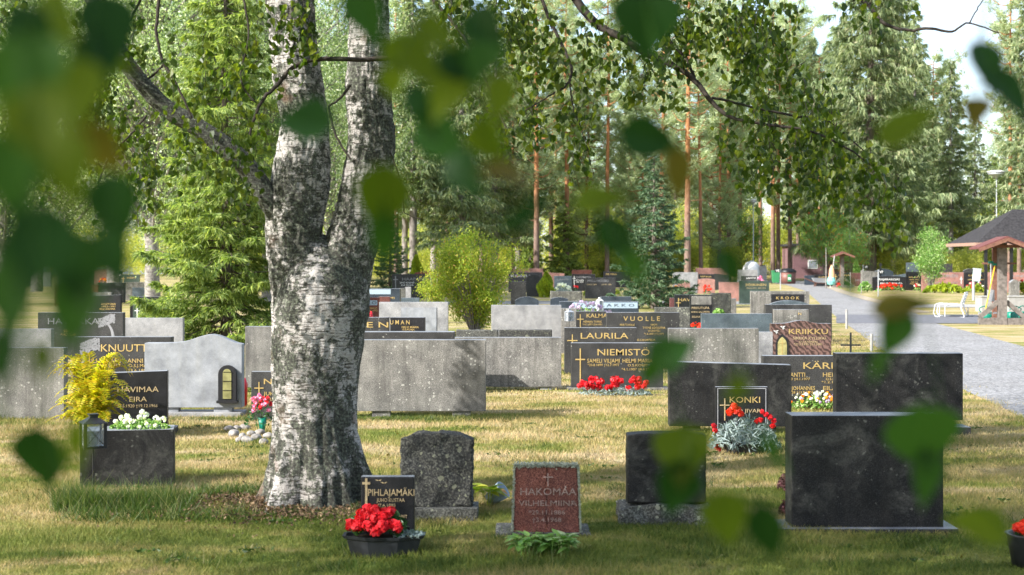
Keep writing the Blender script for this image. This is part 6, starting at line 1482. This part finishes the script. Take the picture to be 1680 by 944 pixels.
# big shelter
x, Y, s = at(1700, 486); rt = empty('shelter', (x, Y+2, 0), 0, 'open shelter with a dark hipped roof behind the tool stand', 'shelter')
b = MB(); ez = H+(HY-399)*s; w_ = 100*s
V = [(-w_, -2.2, ez), (w_, -2.2, ez), (w_, 2.6, ez), (-w_, 2.6, ez), (-.4, 0, ez+1.75), (.4, 0, ez+1.75), (.4, .3, ez+1.75), (-.4, .3, ez+1.75)]; b.add(V, BOXF); b.build('roof', M['darkroof'], rt)
b = MB(); box(b, -w_-.03, w_+.03, -2.26, -2.2, ez-.14, ez+.02); box(b, -w_-.05, -w_, -2.2, 2.6, ez-.14, ez+.02); b.build('fascia', plain('pinkish_board', (.28, .17, .13), .7), rt)
for px in (1618, 1660): b = MB(); xx = (px-1700)*s; box(b, xx-.07, xx+.07, -2, -1.86, 0, ez-.14); b.build('post', M['iron'], rt)
# maroon house
x, Y, s = at(1395, 459); rt = empty('maroon_house', (x, Y+10, 0), 0, 'low maroon building with ribbed walls behind the far graves', 'building')
Yh = Y+10; sh = Yh/F; hw = 56*sh
b = MB(); box(b, -hw, hw, 0, 6, 0, H+(HY-404)*sh); 
def ribs(N, o):
    v = coord(N); wv = node(N, 'ShaderNodeTexWave', Scale=2.2); wv.bands_direction = 'Z'; N.links.new(v, wv.inputs['Vector'])
    principled(N, o, ramp(N, wv.outputs['Fac'], [(.2, (.10, .055, .06)), (.6, (.20, .11, .12))]), .7, None, .3)
b.build('wall', mat('maroon_cladding', ribs), rt)
b = MB(); box(b, -hw-.3, hw+.3, -.5, 6.3, H+(HY-404)*sh+.003, H+(HY-404)*sh+.25); b.build('roof', M['darkroof'], rt)
for k, xx in enumerate((-1.5, 1.2)):
    b = MB(); box(b, xx-.5, xx+.5, -.04, .02, 1.0, 1.9); f_ = b.build('window', M['wht'], rt); b = MB(); box(b, xx-.42, xx+.42, -.06, -.042, 1.08, 1.82); b.build('pane', M['glass'], f_)
# white round tank
x, Y, s = at(1233, 464); rt = empty('white_tank', (x, Y, 0), 0, 'round-topped white tank behind the pale far gravestone', 'tank')
b = MB(); lathe(b, [(0, 0), (.75, 0), (.78, .9), (.7, 1.3), (.45, 1.65), (.15, 1.75), (0, 1.76)], 28); b.build('shell', M['whitep'], rt, True)
b = MB(); lathe(b, [(0, 1.74), (.12, 1.74), (.12, 1.82), (0, 1.82)], 14); b.build('cap', M['steel'], rt, True)
b = MB(); box(b, .55, 1.15, -.55, .1, 0, 1.35); b.build('side_box', M['light'], rt)
# wheelbarrow
x, Y, s = at(1347, 471); rt = empty('wheelbarrow', (x, Y, 0), 0, 'wheelbarrow with a black tyre before the gold-lettered far gravestone', 'wheelbarrow')
b = MB(); v = [(-.45, -.2, .32), (.25, -.2, .28), (.25, .2, .28), (-.45, .2, .32), (-.6, -.33, .62), (.45, -.3, .58), (.45, .3, .58), (-.6, .33, .62)]; b.add(v, BOXF); b.build('tray', M['steel'], rt)
b = MB(); a = np.linspace(0, 2*np.pi, 22); tube(b, np.stack([.6+.15*np.cos(a), np.zeros(22), .19+.15*np.sin(a)], 1), .05, 8); tube(b, [(.6, -.06, .19), (.6, .06, .19)], .05, 10); b.build('wheel', M['iron'], rt, True)
b = MB(); 
for yy_ in (-.22, .22): tube(b, [(-1.1, yy_*1.2, .58), (-.4, yy_, .3), (.6, yy_*.4, .19)], .02, 6); tube(b, [(-.35, yy_, .3), (-.45, yy_, 0)], .02, 6)
b.build('handles', M['brownw'], rt)
# windmill-like garden ornament cloth
x, Y, s = at(1362, 473); rt = empty('garden_ornament', (x, Y, 0), 0, 'orange and turquoise cloth ornament on a tilted white stick', 'ornament')
b = MB(); tube(b, [(0, 0, 0), (.28, 0, 2.1)], .02, 6); b.build('stick', M['whitep'], rt)
b = MB(); lathe(b, [(.04, 1.5), (.16, 1.2), (.2, .7)], 12, (.1, 0, 0)); b.build('upper_cloth', plain('orange_cloth', (.7, .4, .22), .8), rt)
b = MB(); lathe(b, [(.2, .7), (.3, .45), (.24, .25), (.1, .2)], 12, (.08, 0, 0)); b.build('lower_cloth', plain('turquoise_cloth', (.2, .55, .5), .8), rt)
b = MB(); tube(b, [(0, 0, 0), (.02, 0, 1.6), (0, 0, 2.6)], [.045, .035, .02], 8); x, Y, s = at(1355, 474); obj1(b, 'slender_trunk', M['birchbarkfar'], x, Y, 'slender white trunk beside the cloth ornament', 'tree', True)
# white building far left
x, Y, s = at(205, 452); rt = empty('white_building', (x-4, Y+14, 0), .1, 'pale low building with a grey roof far behind the left birches', 'building')
b = MB(); box(b, -14, 12, 0, 8, 0, 3.2); b.build('wall', plain('pale_blue_plaster', (.55, .62, .72), .8), rt)
b = MB(); box(b, -14.5, 12.5, -.6, 8.5, 3.203, 3.5); b.build('roof', M['steel'], rt)
for k in range(6): b = MB(); xx = -12+k*4.2; box(b, xx, xx+1.4, -.05, .01, 1, 2.3); f_ = b.build('window', M['wht'], rt); b = MB(); box(b, xx+.1, xx+1.3, -.07, -.052, 1.1, 2.2); b.build('pane', M['glass'], f_)
